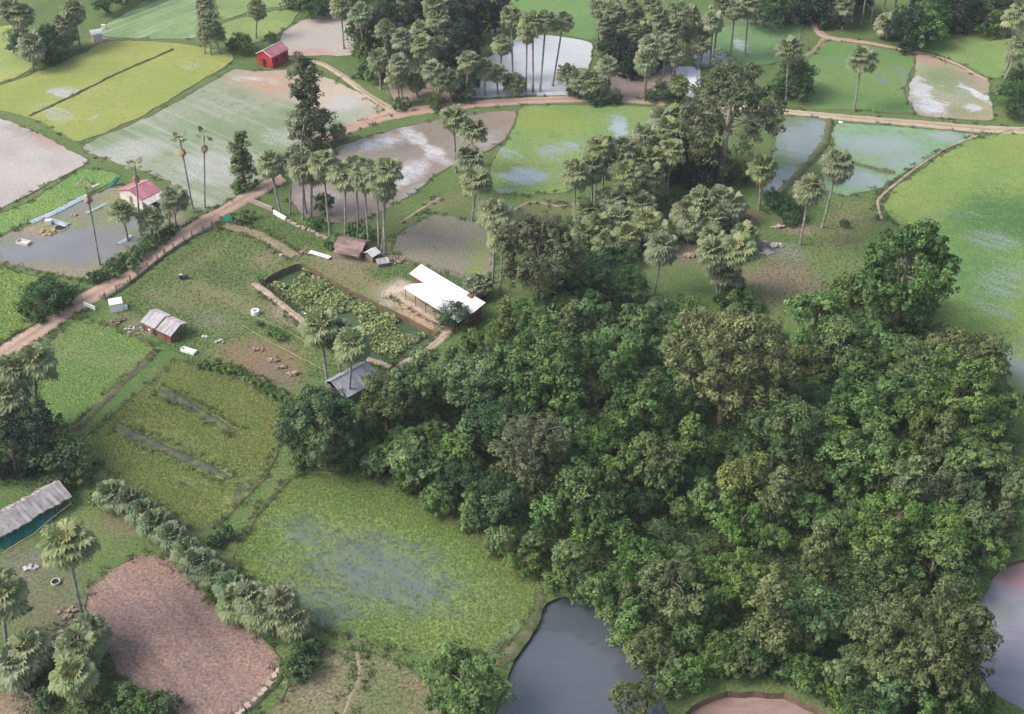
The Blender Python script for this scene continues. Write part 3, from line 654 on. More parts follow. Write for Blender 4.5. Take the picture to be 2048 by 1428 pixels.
road('dirt_road', [(-60,750,3.4),(60,672,3.4),(130,624,3.3),(250,552,3.2),(350,480,3.2),(440,425,3.2),(520,378,3.4),(580,345,3.2),(622,305,3),(655,275,3),(700,257,3),(770,232,4.2),(860,218,3.6),(950,208,3.2),(1060,201,3),(1160,198,2.8),(1260,200,2.6),(1340,206,2.6),(1450,212,2.6)], M['road'], 'red dirt road curving from the left edge past the junction')
road('dirt_road', [(1440,212,2.4),(1560,222,2.2),(1640,230,2.3),(1700,236,2.5),(1850,248,2.8),(1960,258,3.0),(2120,264,3.2)], M['road_pale'], 'straight pale dirt road at the upper right', .085)
road('path', [(800,226,3.2),(772,214,2.4),(735,190,1.5),(690,155,1.3),(645,128,1.2),(600,118,1.2),(575,117,1.2)], M['road_pale'], 'pale narrow path from the junction to the red hut', .1)
road('path', [(640,274,1.6),(690,262,1.5),(735,246,1.6),(768,228,2.0)], M['road'], 'short side track joining the junction', .04)
road('path', [(1606,-30,1.8),(1616,20,1.6),(1640,66,1.8),(1660,76,2.0),(1740,86,1.3),(1830,104,1.0),(1900,122,.9),(1975,160,.8)], M['road'], 'reddish track coming out of the dark wood at the top')
road('path', [(1650,78,1.6),(1632,98,1.0),(1610,112,.8)], M['trail'], 'short grey spur path at the top right', .05)
road('path', [(1955,272,.45),(1890,298,.4),(1830,338,.4),(1772,384,.5),(1756,404,.45),(1764,440,.4)], M['road_pale'], 'pale curved footpath along the large green field', .14)
road('path', [(880,396,.6),(840,420,.4),(800,446,.3)], M['road_pale'], 'short pale footpath on the grass behind the palm row', .09)
road('path', [(975,450,.5),(1060,404,.6),(1120,412,.6),(1200,396,.5)], M['trail'], 'faint trail below the middle rice field', .05)
road('path', [(450,450,1.6),(520,470,1.8),(570,500,1.6),(590,512,1.4)], M['trail'], 'worn track from the road into the yard', .05)
road('path', [(508,566,1.0),(560,606,.9),(606,642,.9),(690,700,.8),(782,734,.9)], M['road_pale'], 'pale worn strip along the near bank of the weedy pond', .05)
road('path', [(796,732,.9),(860,696,1.0),(896,658,1.3),(850,620,2.5),(800,585,3.2)], M['road_pale'], 'bare earth apron in front of the white tin roofed house', .06)
M['wet_mud'] = simple_mat('wet_dark_mud', (.07, .07, .062), .6, .3, .3, .8, col2=(.12, .135, .055), coords='pos')
road('furrow', [(232,854,.5),(270,872,1.5),(320,894,1.2),(360,912,1.6),(410,932,1.3),(462,958,.6)], M['wet_mud'], 'long straight dark wet furrow in the yellowing field', .06)
road('furrow', [(316,780,.5),(350,794,1.5),(410,828,.9),(474,864,.5)], M['wet_mud'], 'shorter dark wet furrow in the yellowing field', .06)
road('path', [(714,1305,.4),(722,1350,.5),(700,1400,.4),(680,1450,.4)], M['trail'], 'thin furrow across the dry plot at the bottom', .05)

# grass tufts on ridges and verges, and over the yard
E = np.array(edge_pts)
E = E[RNG.uniform(0, 1, len(E)) < np.clip((255 - E[:, 1]) / 80, .12, 1)]
E = np.concatenate([E + RNG.normal(0, .35, E.shape) for _ in range(7)])
Vb, Fb, tn = blades(E, .42, .5, 5, .06)
stuff_obj('verge_grass', np_mesh('verge_grass', Vb, Fb, M['grass'], tone=tn), 'tufts of rough grass along ridges and road verges', 'grass')
yard = [G(*q) for q in [(215,610),(440,445),(560,420),(660,480),(980,560),(900,680),(700,740),(560,780),(420,735),(250,660)]]
PY = jitter_grid(yard, .55)
keep = ~inside(PY, pond_polys[3])
for p, cc in GT:
    if cc[0] > .16 and p[0] < 1000: keep &= RNG.uniform(0, 1, len(PY)) > patch_val(PY, p) * 1.2
for p in ((800,590,60,36,-20,1),(840,630,70,34,-40,1),(520,720,80,50,-25,.8)): keep &= RNG.uniform(0, 1, len(PY)) > patch_val(PY, p)
Vb, Fb, tn = blades(PY[keep], .28, .5, 4, .05)
stuff_obj('yard_grass', np_mesh('yard_grass', Vb, Fb, M['grass'], tone=tn), 'short patchy grass over the fenced yard', 'grass')
slope = [G(*q) for q in [(1500,500),(1600,420),(1760,385),(1850,520),(1820,640),(1600,640),(1500,600)]]
PY = jitter_grid(slope, 1.1); Vb, Fb, tn = blades(PY, .3, .5, 4, .05)
stuff_obj('slope_grass', np_mesh('slope_grass', Vb, Fb, M['grass'], tone=tn), 'thin grass on the brown slope left of the large field', 'grass')
PY = jitter_grid(field_polys[15], .5); Vb, Fb, tn = blades(PY, .25, .4, 3, .04)
stuff_obj('dry_grass', np_mesh('dry_grass', Vb, Fb, M['grass'], tone=tn), 'short grass on the dry plot at the bottom', 'grass')
# clods on the ploughed plot
PC = jitter_grid(field_polys[14], .62); PC = PC[RNG.uniform(0, 1, len(PC)) < .45]; k = len(PC)
ang = RNG.uniform(0, 6.28, k); sz = RNG.uniform(.04, .17, k)
Vc = np.zeros((k, 4, 3))
for q in range(3):
    Vc[:, q, 0] = PC[:, 0] + np.cos(ang + q * 2.09) * sz * 1.3; Vc[:, q, 1] = PC[:, 1] + np.sin(ang + q * 2.09) * sz; Vc[:, q, 2] = .03
Vc[:, 3, 0] = PC[:, 0]; Vc[:, 3, 1] = PC[:, 1]; Vc[:, 3, 2] = .03 + sz * .8
I0 = np.arange(k)[:, None] * 4
Fc = np.concatenate([I0 + np.array(t) for t in ((0, 1, 3), (1, 2, 3), (2, 0, 3))])
M['clod'] = simple_mat('earth_clod', (.20, .14, .125), .95, .1, .5, 2.0, col2=(.13, .095, .09), coords='pos')
stuff_obj('earth_clods', np_mesh('earth_clods', Vc.reshape(-1, 3), Fc, M['clod']), 'dark clods scattered over the ploughed plot', 'clods')
# ------------------------------------------------------------------ tree materials
M['bark'] = simple_mat('tree_bark', (.21, .17, .135), .9, .1, .4, 1.2, bump=.6)
M['pale_bark'] = simple_mat('pale_bark', (.40, .35, .30), .9, .1, .35, 1.0, bump=.5)
M['palm_bark'] = simple_mat('palm_bark', (.45, .42, .385), .9, .1, .4, 1.5, bump=.5, corr=('Z', 3.0))
M['frond'] = leaf_mat('palm_frond', (.12, .16, .07), (.265, .295, .15), .5, .18, .012, .3, .3)
M['frond_green'] = leaf_mat('young_frond', (.085, .135, .06), (.22, .28, .145), .5, .2, .012, .3, .3)
M['petiole'] = leaf_mat('palm_petiole', (.36, .28, .10), (.50, .39, .16), .6, .1, .01, .2, .1)
M['dry'] = leaf_mat('dry_frond', (.22, .15, .085), (.42, .32, .19), .8, .1, .02, .3, .2)
LEAFC = {'mid': ((.05, .11, .028), (.188, .30, .075)), 'dark': ((.03, .08, .028), (.105, .20, .06)), 'bright': ((.06, .13, .038), (.195, .295, .095)),
         'olive': ((.075, .11, .036), (.205, .25, .088)), 'tan': ((.115, .14, .055), (.27, .305, .13)), 'grey': ((.08, .10, .048), (.20, .225, .115)), 'deep': ((.018, .042, .026), (.05, .085, .045))}
for k_, (a_, b_) in LEAFC.items(): M[k_] = leaf_mat(k_ + '_leaves', a_, b_, **({'val': .1, 'sat': .05, 'hue': .005} if k_ in ('tan', 'grey') else {}))


def unit(n_, up=0.0):
    v = RNG.normal(0, 1, (n_, 3)); v[:, 2] += up
    return v / np.linalg.norm(v, axis=1, keepdims=True)


def leaf_quads(C, N, size, aspect=.55):
    """pointed, folded leaf sprays: centre, normal and length per leaf"""
    k = len(C)
    t = np.cross(N, unit(k)); t /= np.linalg.norm(t, axis=1, keepdims=True) + 1e-9
    b = np.cross(N, t)
    s = size[:, None]
    V = np.stack([C - t * s * .5, C + b * s * aspect * .5 + N * s * .12, C + t * s * .5 - N * s * .1, C - b * s * aspect * .5 + N * s * .12], 1)
    return V.reshape(-1, 3), np.arange(k * 4).reshape(-1, 4)


def crown_mesh(name, rx, rz, lobes, clumps, leaves, leaf, lobe_r, mat, up=.35, shape='dome', seed=0, droop=0.0):
    """foliage: lobes -> clumps of leaves spread through the crown's volume, uneven outline"""
    global RNG
    RNG = np.random.default_rng(100 + seed)
    C, N, T, Z = [], [], [], []
    cent = []
    tries = 0
    while len(cent) < lobes and tries < 4000:
        tries += 1
        d = unit(1, .25)[0]
        r = RNG.uniform(.45, .95) ** .6
        p = np.array([d[0] * rx, d[1] * rx, d[2] * rz]) * r
        if shape == 'cone':
            z = RNG.uniform(-1, 1); rad = rx * (1 - (z + 1) / 2 * .78) * RNG.uniform(.2, .9); a = RNG.uniform(0, 6.28)
            p = np.array([math.cos(a) * rad, math.sin(a) * rad, z * rz])
        if shape == 'layer':
            z = RNG.choice([-.5, -.05, .35, .75]); rad = rx * math.sqrt(RNG.uniform(.02, 1)) * (1.02 - .35 * abs(z)); a = RNG.uniform(0, 6.28)
            p = np.array([math.cos(a) * rad, math.sin(a) * rad, z * rz])
        if all(np.linalg.norm((p - q)) > lobe_r * .75 for q in cent): cent.append(p)
    for ci, p in enumerate(cent):
        lr = lobe_r * RNG.uniform(.5, 1.4)
        fl = .45 if shape == 'layer' else .8
        dirs = unit(clumps, up)
        lt = RNG.uniform(-.3, .3)
        lsz = RNG.uniform(.8, 1.25)
        for d in dirs:
            cc = p + d * lr * np.array([1, 1, fl]) * RNG.uniform(.55, 1.12)
            cr = lr * RNG.uniform(.3, .48)
            k = max(3, int(leaves * RNG.uniform(.6, 1.3)))
            ld = unit(k, .35)
            q = cc + ld * cr * (RNG.uniform(.2, 1, (k, 1)) ** .5) * np.array([1, 1, .75])
            if droop: q[:, 2] -= droop * RNG.uniform(0, 1, k) * cr
            nn = ld * .55 + d * .4 + unit(k) * .55 + np.array([0, 0, .45]); nn /= np.linalg.norm(nn, axis=1, keepdims=True)
            C.append(q); N.append(nn); T.append(np.clip(RNG.beta(.9, 1.3) + lt + RNG.normal(0, .14, k), 0, 1)); Z.append(leaf * lsz * RNG.uniform(.55, 1.4, k))
    C, N, T, Z = (np.concatenate(x) for x in (C, N, T, Z))
    V, Fq = leaf_quads(C, N, Z)
    return np_mesh(name, V, Fq, M[mat], tone=np.repeat(T, 4)), cent


def trunk_mesh(h, r, cent, cz, mat, name='trunk', nl=9, bare=.35):
    """tapered trunk with limbs reaching into the lobes"""
    m = MB()
    j = lambda a: random.uniform(-a, a)
    top = Vector((j(.3), j(.3), h))
    mid = Vector((j(.25), j(.25), h * .5))
    m.tube([Vector((0, 0, -.2)), Vector((0, 0, .3)), mid, top], [r * 1.35, r, r * .75, r * .35], 8)
    cs = sorted(cent, key=lambda p: random.random())[:nl]
    for p in cs:
        a = Vector((0, 0, 0)).lerp(top, random.uniform(bare, .85)); a = mid.lerp(top, random.random())
        e = Vector((p[0] * 1.12, p[1] * 1.12, p[2] * 1.1 + cz))
        mm = a.lerp(e, .5) + Vector((0, 0, .25 + random.uniform(0, .4)))
        m.tube([a, mm, e], [r * .42, r * .28, r * .1], 5, False)
    me = bpy.data.meshes.new(name); me.from_pydata(m.v, [], m.f); me.materials.append(M[mat]); me.polygons.foreach_set('use_smooth', [True] * len(me.polygons)); me.update()
    return me


# prototypes: unit size crown radius 1 is scaled per tree; built at real size about 4 m radius
BROAD = {}
def broad(key, n_, rx, rz, cz, lobes, clumps, leaves, leaf, lobe_r, mat, r=.2, bark='bark', **kw):
    BROAD[key] = []
    for q in range(n_):
        cm, cent = crown_mesh('crown', rx, rz, lobes, clumps, leaves, leaf, lobe_r, mat, seed=hash_(key) + q * 13, **kw)
        BROAD[key].append((cm, trunk_mesh(cz + rz * .3, r, cent, cz, bark), rx, cz))
def hash_(s_): return sum(ord(c_) * (i + 3) for i, c_ in enumerate(s_)) % 997
broad('mid', 5, 3.1, 2.4, 4.2, 17, 14, 25, 0.35, 1.2, 'mid')
broad('vine', 3, 2.2, 3.2, 3.9, 20, 13, 25, 0.31, .95, 'bright', shape='cone', droop=1.2)
broad('bright', 3, 3.0, 2.3, 4.2, 16, 14, 25, 0.38, 1.15, 'bright')
broad('dark', 3, 3.1, 2.5, 4.0, 18, 14, 25, 0.29, 1.2, 'dark')
broad('olive', 3, 3.1, 2.7, 4.4, 22, 13, 25, 0.32, 1.05, 'olive')
broad('layered', 2, 3.6, 2.4, 5.0, 26, 13, 24, 0.32, 1.1, 'bright', shape='layer')
broad('column', 2, 2.0, 3.8, 5.0, 24, 13, 24, 0.31, .95, 'olive', shape='cone', droop=.6)
broad('cone_grey', 1, 3.0, 6.2, 7.6, 44, 13, 24, 0.31, 1.05, 'grey', r=.28, bark='pale_bark', shape='cone')
broad('big_tan', 1, 7.2, 6.0, 7.0, 84, 16, 27, 0.38, 1.45, 'tan', r=.5)
broad('big_layered', 1, 5.6, 3.6, 6.2, 60, 13, 24, 0.32, 1.15, 'mid', r=.35, shape='layer')
broad('big_olive', 1, 5.4, 4.8, 6.2, 58, 14, 27, 0.35, 1.3, 'olive', r=.4)
broad('big_dark', 1, 5.0, 4.4, 5.0, 58, 14, 25, 0.34, 1.25, 'dark', r=.4)
broad('big_grey', 1, 6.4, 7.6, 9.0, 66, 12, 25, 0.35, 1.3, 'grey', r=.5, bark='pale_bark')
broad('big_round', 1, 5.6, 5.4, 7.0, 62, 14, 27, 0.40, 1.4, 'mid', r=.42)
broad('big_brown', 1, 5.6, 5.0, 6.6, 56, 14, 27, 0.36, 1.35, 'grey', r=.42)
broad('deep', 2, 3.0, 4.4, 5.6, 26, 13, 24, 0.32, 1.2, 'deep')
broad('shrub', 3, 1.25, .75, .7, 8, 10, 19, 0.24, .6, 'mid', r=.07)
broad('dark_shrub', 2, 1.25, .8, .7, 8, 10, 19, 0.24, .6, 'dark', r=.07)

# ------------------------------------------------------------------ palms
def fan(V, F, MI, T, apex, out, up, plen, rad, nseg, span, fold, droop, tone, dead=False):
    """one costapalmate frond: petiole strip, then a folded disc of split segments"""
    side = out.cross(up).normalized()
    tip = apex + out * plen + Vector((0, 0, -droop * plen * .45))
    b = len(V); wd = .07
    mid = apex.lerp(tip, .5) + Vector((0, 0, plen * .06))
    for p, w_ in ((apex, wd * 1.5), (mid, wd), (tip, wd * .8)):
        V += [p - side * w_, p + side * w_]
        T += [tone, tone]
    F += [(b, b + 1, b + 3, b + 2), (b + 2, b + 3, b + 5, b + 4)]; MI += [1, 1]
    # blade plane tips downward past the petiole end
    d2 = (out + Vector((0, 0, -.35 - droop))).normalized()
    s2 = side
    nn = d2.cross(s2).normalized()
    if nn.z < 0: nn = -nn
    c0 = len(V); V.append(tip - d2 * rad * .12); T.append(tone)
    pr = None
    for k in range(nseg + 1):
        a = -span / 2 + span * k / nseg
        e = d2 * math.cos(a) + s2 * math.sin(a)
        sag = -nn * (.16 * abs(math.sin(a)) ** 1.5 + .05) * rad
        fo = nn * (fold if k % 2 else -fold)
        rr = rad * random.uniform(.86, 1.06)
        p1 = tip + e * rr * .74 + sag * .5 + fo
        V.append(p1); T.append(tone + random.uniform(-.08, .08))
        if pr is not None:
            F.append((c0, pr, len(V) - 1)); MI.append(0)
            am = a - span / nseg * .5
            em = d2 * math.cos(am) + s2 * math.sin(am)
            V.append(tip + em * rr * 1.02 + sag * 1.5 + Vector((0, 0, -.12 * rad - droop * .15))); T.append(tone + .15)
            F.append((pr, len(V) - 1, len(V) - 2)); MI.append(0)
            pr = len(V) - 2
        else: pr = len(V) - 1


def palm_crown(seed, nf, lo, hi, plen, rad, mats, name, droopk=1.0):
    random.seed(seed)
    V, F, MI, T = [], [], [], []
    for i in range(nf):
        t = (i + .5) / nf
        el = R(hi + (lo - hi) * t ** .85 + random.uniform(-7, 7))
        az = i * 2.39996 + random.uniform(-.25, .25)
        out = Vector((math.cos(az) * math.cos(el), math.sin(az) * math.cos(el), math.sin(el)))
        up = Vector((-math.sin(az), math.cos(az), 0)).cross(out)
        if up.z < 0: up = -up
        fan(V, F, MI, T, Vector((math.cos(az) * .12, math.sin(az) * .12, random.uniform(-.15, .1))), out, up, plen * random.uniform(.8, 1.12), rad * random.uniform(.82, 1.15), 13, R(random.uniform(250, 300)), .055 * rad,
            droopk * (.1 + .35 * t), min(1, max(0, random.gauss(.5, .25))))
    me = bpy.data.meshes.new(name); me.from_pydata(V, [], F)
    for m in mats: me.materials.append(m)
    me.polygons.foreach_set('material_index', MI)
    a = me.attributes.new('tone', 'FLOAT', 'POINT'); a.data.foreach_set('value', [min(1, max(0, x)) for x in T])
    me.update()
    return me


def palm_trunk(seed, bend):
    """unit height trunk, swollen foot, slight bend"""
    random.seed(seed)
    m = MB(); a = random.uniform(0, 6.28)
    pts, rd = [], []
    for k in range(13):
        t = k / 12
        o = math.sin(t * math.pi) * bend
        pts.append(Vector((math.cos(a) * o, math.sin(a) * o, t)))
        rd.append(.19 + .15 * max(0, 1 - t * 7) + .04 * math.sin(t * 3.1) + (.04 if t > .93 else 0))
    base = MB(); 
    n_ = 9
    for i, p in enumerate(pts):
        for k in range(n_):
            w_ = 2 * math.pi * k / n_; base.v.append(p + Vector((math.cos(w_) * rd[i], math.sin(w_) * rd[i], 0)))
    for i in range(12):
        for k in range(n_): q = i * n_; base.f.append((q + k, q + (k + 1) % n_, q + n_ + (k + 1) % n_, q + n_ + k))
    me = bpy.data.meshes.new('trunk'); me.from_pydata(base.v, [], base.f); me.materials.append(M['palm_bark']); me.polygons.foreach_set('use_smooth', [True] * len(me.polygons)); me.update()
    return me

GRN = [M['frond'], M['petiole']]; DRY = [M['dry'], M['dry']]
PC_ = [palm_crown(500 + i, (40, 28, 46, 34, 42, 24, 38, 32)[i], (-42, -15, -55, -35, -28, -5, -48, -22)[i], (84, 86, 80, 88, 78, 86, 84, 80)[i], (1.75, 1.9, 1.6, 1.5, 1.85, 1.7, 1.55, 2.0)[i], (1.32, 1.25, 1.3, 1.4, 1.2, 1.35, 1.25, 1.3)[i], GRN, 'crown') for i in range(8)]
PY_ = [palm_crown(560 + i, 52, -18, 88, 1.5, .85, [M['frond_green'], M['petiole']], 'crown', .8) for i in range(3)]
PD_ = [palm_crown(600 + i, 10 + i % 3 * 5, -78, -28, 1.25, 1.0, DRY, 'dry_fronds', 1.6) for i in range(5)]
PB_ = [palm_crown(640 + i, 24, -88, -20, .38, .55, DRY, 'dry_fronds', 1.2) for i in range(2)]
PS_ = [palm_crown(660 + i, 6, 12, 80, 1.25, .75, GRN, 'crown', .4) for i in range(3)]
PT_ = [palm_trunk(700 + i, .018 * i) for i in range(5)]
random.seed(5)

LAND = [((545,110),'the red hut'),((272,388),'the pink roofed house'),((900,585),'the white tin roofed house'),((700,498),'the rusty roofed hut'),((330,648),'the grey two part shed'),((700,765),'the grey corrugated barn'),
 ((55,1015),'the long thatched shed'),((690,620),'the weedy rectangular pond'),((1150,1300),'the dark bottom pond'),((1510,1420),'the round reddish pond'),((1990,1280),'the muddy lower right pool'),((360,1250),'the reddish ploughed plot'),
 ((790,222),'the dirt road junction'),((1110,135),'the pale square pool'),((840,320),'the brown flooded paddy'),((1900,185),'the pale muddy pool'),((1960,450),'the very large green field'),((1450,700),'the big tan tree'),
 ((1790,545),'the big rounded tree'),((1460,215),'the big grey tree'),((1760,290),'the blue green paddy'),((250,160),'the yellow green field'),((780,1130),'the large wet rice field'),((1580,540),'the brown grass slope'),((370,870),'the dark streaked field'),
 ((1070,515),'the big brownish tree'),((1270,165),'the brown top pool'),((1110,310),'the middle rice field'),((895,500),'the faded grey green plot'),((200,460),'the dark grey flooded plot'),((1105,730),'the pale layered tree'),((1720,150),'the upper right green field')]
NAMED = []          # (object, adjective phrase, kind, pixel) -> labels are written at the end

def place_words(px, py, avoid=None):
    best = min(LAND, key=lambda l: math.hypot(l[0][0] - px, (l[0][1] - py) * 1.3) + (1e4 if l[1] == avoid else 0))
    dx, dy = px - best[0][0], py - best[0][1]
    if abs(dx) > abs(dy) * 1.2: wd = 'left of' if dx < 0 else 'right of'
    else: wd = 'behind' if dy < 0 else 'in front of'
    return wd + ' ' + best[1]

def pix(P):
    d = Vector(P) - Vector((0, 0, CH))
    zc = d.y * CD - d.z * SD
    return (1024 + FPX * d.x / zc, 714 - FPX * (d.y * SD + d.z * CD) / zc)


def palm(cx, cy, base=None, h=12.0, s=1.0, dry=True, kind='palm', adj=None):
    s *= 1.14 if kind == 'palm' else 1.0
    if base:
        bp = G(*base); tp = toward(cx, cy, bp.y)
        h = max(1.0, tp.z)
    else:
        tp = G(cx, cy, h); bp = Vector((tp.x + random.uniform(-.5, .5), tp.y, 0))
    ax = tp - bp
    root = bpy.data.objects.new({'palm': 'sugar_palm', 'sparse': 'dying_palm', 'young': 'young_palm'}[kind], None); root.empty_display_size = .5
    root.location = bp; root.rotation_mode = 'QUATERNION'; root.rotation_quaternion = ax.to_track_quat('Z', 'Y')
    COL.objects.link(root)
    L = ax.length
    th = max(.5, L)
    t = link(bpy.data.objects.new('trunk', random.choice(PT_)), root); k = random.uniform(.8, 1.0) * (1.15 if L < 5 else 1.0) * (.75 if kind == 'sparse' else 1)
    t.scale = (k, k, th); t.rotation_euler = (0, 0, random.uniform(0, 6.28))
    cm = random.choice({'sparse': PS_, 'young': PY_}.get(kind, PC_))
    c_ = link(bpy.data.objects.new('crown', cm), root); c_.location = (0, 0, L); c_.rotation_euler = (random.uniform(-.14, .14), random.uniform(-.14, .14), random.uniform(0, 6.28)); c_.scale = (s, s, s * random.uniform(.88, 1.02))
    if kind == 'sparse' or (dry and kind == 'palm' and random.random() < .8):
        d_ = link(bpy.data.objects.new('dry_fronds', random.choice(PB_ if kind == 'sparse' else PD_)), root); d_.location = (0, 0, L - (1.9 if kind == 'sparse' else .1)); d_.rotation_euler = (0, 0, random.uniform(0, 6.28)); d_.scale = (s * 1.02,) * 3
        if kind == 'sparse': d_.scale = (1.0, 1.0, 1.3)
    size = 'tall' if h > 12.5 else ('low' if h < 5.5 else 'mid height')
    if adj is None:
        adj = size + {'palm': ' sugar palm', 'sparse': ' dying palm', 'young': ' bushy young palm'}[kind]
        if kind == 'palm' and dry: adj += ' DRYSKIRT'
        if kind == 'sparse': adj += ' with few fronds'
    adj = adj.replace('sugar palm DRYSKIRT', 'skirted sugar palm'); root['category'] = 'palm tree'; root['group'] = {'palm': 'sugar palms among the paddies', 'sparse': 'dying palms beside the pink roofed house', 'young': 'bushy young palms'}[kind]
    NAMED.append((root, adj, (cx, cy)))
    return root


def tree(key, cx, cy, r_px=None, hz=None, sc=None, base=None, adj=None, var=None, zs=1.0, group='trees of the dense thicket', cat='tree', name='broadleaf_tree'):
    """crown centre at a pixel; size from its width in the photograph"""
    cm, tm, rx, cz = (BROAD[key][var] if var is not None else random.choice(BROAD[key]))
    if base is not None:
        bp = G(*base); tp = toward(cx, cy, bp.y); hc = tp.z
        k = r_px / ppm(tp) / rx
    else:
        k = sc or 1.0
        for _ in range(4):
            hc = hz if hz else cz * k * zs
            tp = G(cx, cy, hc)
            if r_px: k = r_px / ppm(tp) / rx
        bp = Vector((tp.x, tp.y, 0))
    root = bpy.data.objects.new(name, None); root.empty_display_size = .5; root.location = bp; COL.objects.link(root)
    root.rotation_euler = (0, 0, random.uniform(0, 6.28))
    # crown keeps its proportions, trunk reaches up to it
    kz = hc / cz
    c_ = link(bpy.data.objects.new('crown', cm), root); c_.location = (0, 0, hc); c_.scale = (k, k, k * zs)
    t = link(bpy.data.objects.new('trunk', tm), root); t.scale = (k, k, kz)
    root['category'] = cat; root['group'] = group
    NAMED.append((root, adj or key, (cx, cy)))
    return root

# ---- sugar palms: crown pixel, foot pixel (or height)
for a in [((45,28),(48,112)),((148,22),(160,92)),((128,48),(140,105))]: palm(a[0][0], a[0][1], a[1])
palm(64, 92, (66,140), s=1.15); palm(20, 20, h=11)
palm(408, 8, h=11, s=.85); palm(416, 44, h=8, s=.9); palm(430, 66, h=5, s=.85); palm(408, 70, h=4.5, s=.7)
palm(514, 18, (512,76), s=.8)
palm(682, 12, (688,98)); palm(720, 30, h=11)
for a in [((868,12),None,14),((876,38),None,12),((845,92),None,10),((880,92),(878,165),0),((806,78),None,9),((758,118),None,7),((798,128),(806,208),0),((792,150),(800,206),0),((866,142),(868,206),0),((880,160),(874,207),0),((936,122),(932,200),0),
          ((970,136),(970,192),0),((994,146),(996,188),0),((1004,88),None,9),((1030,166),None,2.6)]:
    palm(a[0][0], a[0][1], a[1], a[2] or 10, s=random.uniform(.78, .95))
for a in [((1022,32),(1026,168)),((1054,64),(1052,182)),((1066,44),(1066,184)),((1092,40),(1080,184)),((1126,44),(1105,172)),((1136,148),(1136,192)),((1158,158),(1156,198)),((1176,166),(1168,200)),((1214,134),(1206,198)),((1200,160),(1196,200))]:
    palm(a[0][0], a[0][1], a[1], s=random.uniform(.8, .95))
for a in [((1198,16),(1194,100)),((1226,26),None,11),((1262,14),None,12),((1244,56),None,8),((1268,70),None,7),((1222,72),None,6),((1302,14),None,12),((1316,34),None,12),((1340,62),(1346,140)),((1356,24),None,13),((1380,28),(1378,110)),((1410,56),(1402,122)),((1426,42),None,11),
          ((1470,18),(1460,122)),((1498,10),None,12),((1298,92),(1290,196)),((1292,122),(1288,202)),((1358,166),(1354,208)),((1290,40),None,9),((1378,60),(1370,120)),((1440,8),None,13)]:
    palm(a[0][0], a[0][1], a[1] if len(a) < 3 else None, a[2] if len(a) > 2 else 10, s=random.uniform(.8, .95))
for a in [((1578,96),(1572,200)),((1724,118),(1708,222)),((1620,378),(1600,490)),((1676,328),(1644,456)),((2032,36),(2010,160)),((2040,92),(1994,190)),((2046,20),(2040,170)),((1526,338),(1518,420)),((1712,-50),(1704,44)),((1742,-60),(1722,50)),((1756,-50),(1742,46)),((1780,-60),(1764,48)),((1800,-46),(1786,40)),((1688,14),(1684,60)),((1772,48),(1774,78))]:
    palm(a[0][0], a[0][1], a[1])
for a in [((908,238),(912,345)),((946,264),(938,372)),((938,318),(930,392)),((952,362),(944,442)),((990,428),(986,566)),((1006,470),(1000,590))]: palm(a[0][0], a[0][1], a[1])
for a in [((540,326),(562,432)),((582,328),(580,428)),((606,332),(606,440)),((624,338),(622,436)),((646,326),(660,468)),((690,350),(690,482)),((712,336),(716,476)),((728,352),(738,492)),((766,372),(770,508)),((752,346),(758,498)),((774,342),(764,502)),((600,318),(612,426))]:
    palm(a[0][0], a[0][1], a[1], s=random.uniform(.85, 1.05))
for a in [((1150,348),(1150,442)),((1196,296),(1190,408)),((1212,300),(1202,402)),((1252,346),(1256,430)),((1246,296),None,11),((1288,270),None,11),((1300,320),None,8),((1320,236),None,11),((1352,234),(1362,330)),((1268,378),None,5),((1222,400),None,4.5),((1196,450),None,4),((1240,440),None,3.6),((1170,470),None,3.2),((1214,488),None,3),((1280,410),None,4),((1336,260),None,10),((1386,262),(1382,340))]:
    palm(a[0][0], a[0][1], a[1], a[2] if len(a) > 2 else 10, s=random.uniform(.9, 1.05))
for a in [((1324,494),(1308,590),0),((1428,506),(1436,600),0),((1476,500),(1480,600),0),((1450,540),None,5),((1440,396),None,4.5),((1412,426),None,4),((1384,446),None,3.5),((1378,424),None,4)]: palm(a[0][0], a[0][1], a[1], a[2] or 10)
for a in [((30,738),(28,860)),((72,726),(74,850)),((14,790),(22,880)),((134,1086),(172,1262)),((2,1190),(14,1296)),((640,656),(656,772)),((704,686),(698,800)),((676,670),(682,760))]: palm(a[0][0], a[0][1], a[1])
for a in [((58,1296),4.0),((156,1292),4.2),((146,1352),4.6),((176,1270),3.5),((34,1330),3)]: palm(a[0][0], a[0][1], None, a[1], s=.86)
for a in [((222,990),2.4),((258,1004),2.2),((288,1026),1.8),((312,1048),2.4),((344,1072),2.4),((374,1104),1.8),((398,1128),2.2),((430,1150),2.0),((460,1172),2.2)]: palm(a[0][0], a[0][1], None, a[1], s=random.uniform(.95, 1.15), kind='young')
for a in [((500,1196),3.6),((560,1208),4.2),((530,1226),3.2),((586,1240),3.0),((474,1204),2.6)]: palm(a[0][0], a[0][1], None, a[1], s=random.uniform(.78, .9), dry=False)
for a in [((244,424),(256,482)),((346,396),(352,452)),((300,438),(304,474))]: palm(a[0][0], a[0][1], a[1], s=.82, dry=False)
palm(962, 566, (962,592), s=.8, dry=False); palm(948, 574, (950,598), s=.7, dry=False); palm(676, 262, (678,280), s=.6, dry=False)
for a in [((172,372),(200,530)),((270,332),(282,470)),((360,280),(386,418)),((408,272),(410,416))]: palm(a[0][0], a[0][1], a[1], kind='sparse')

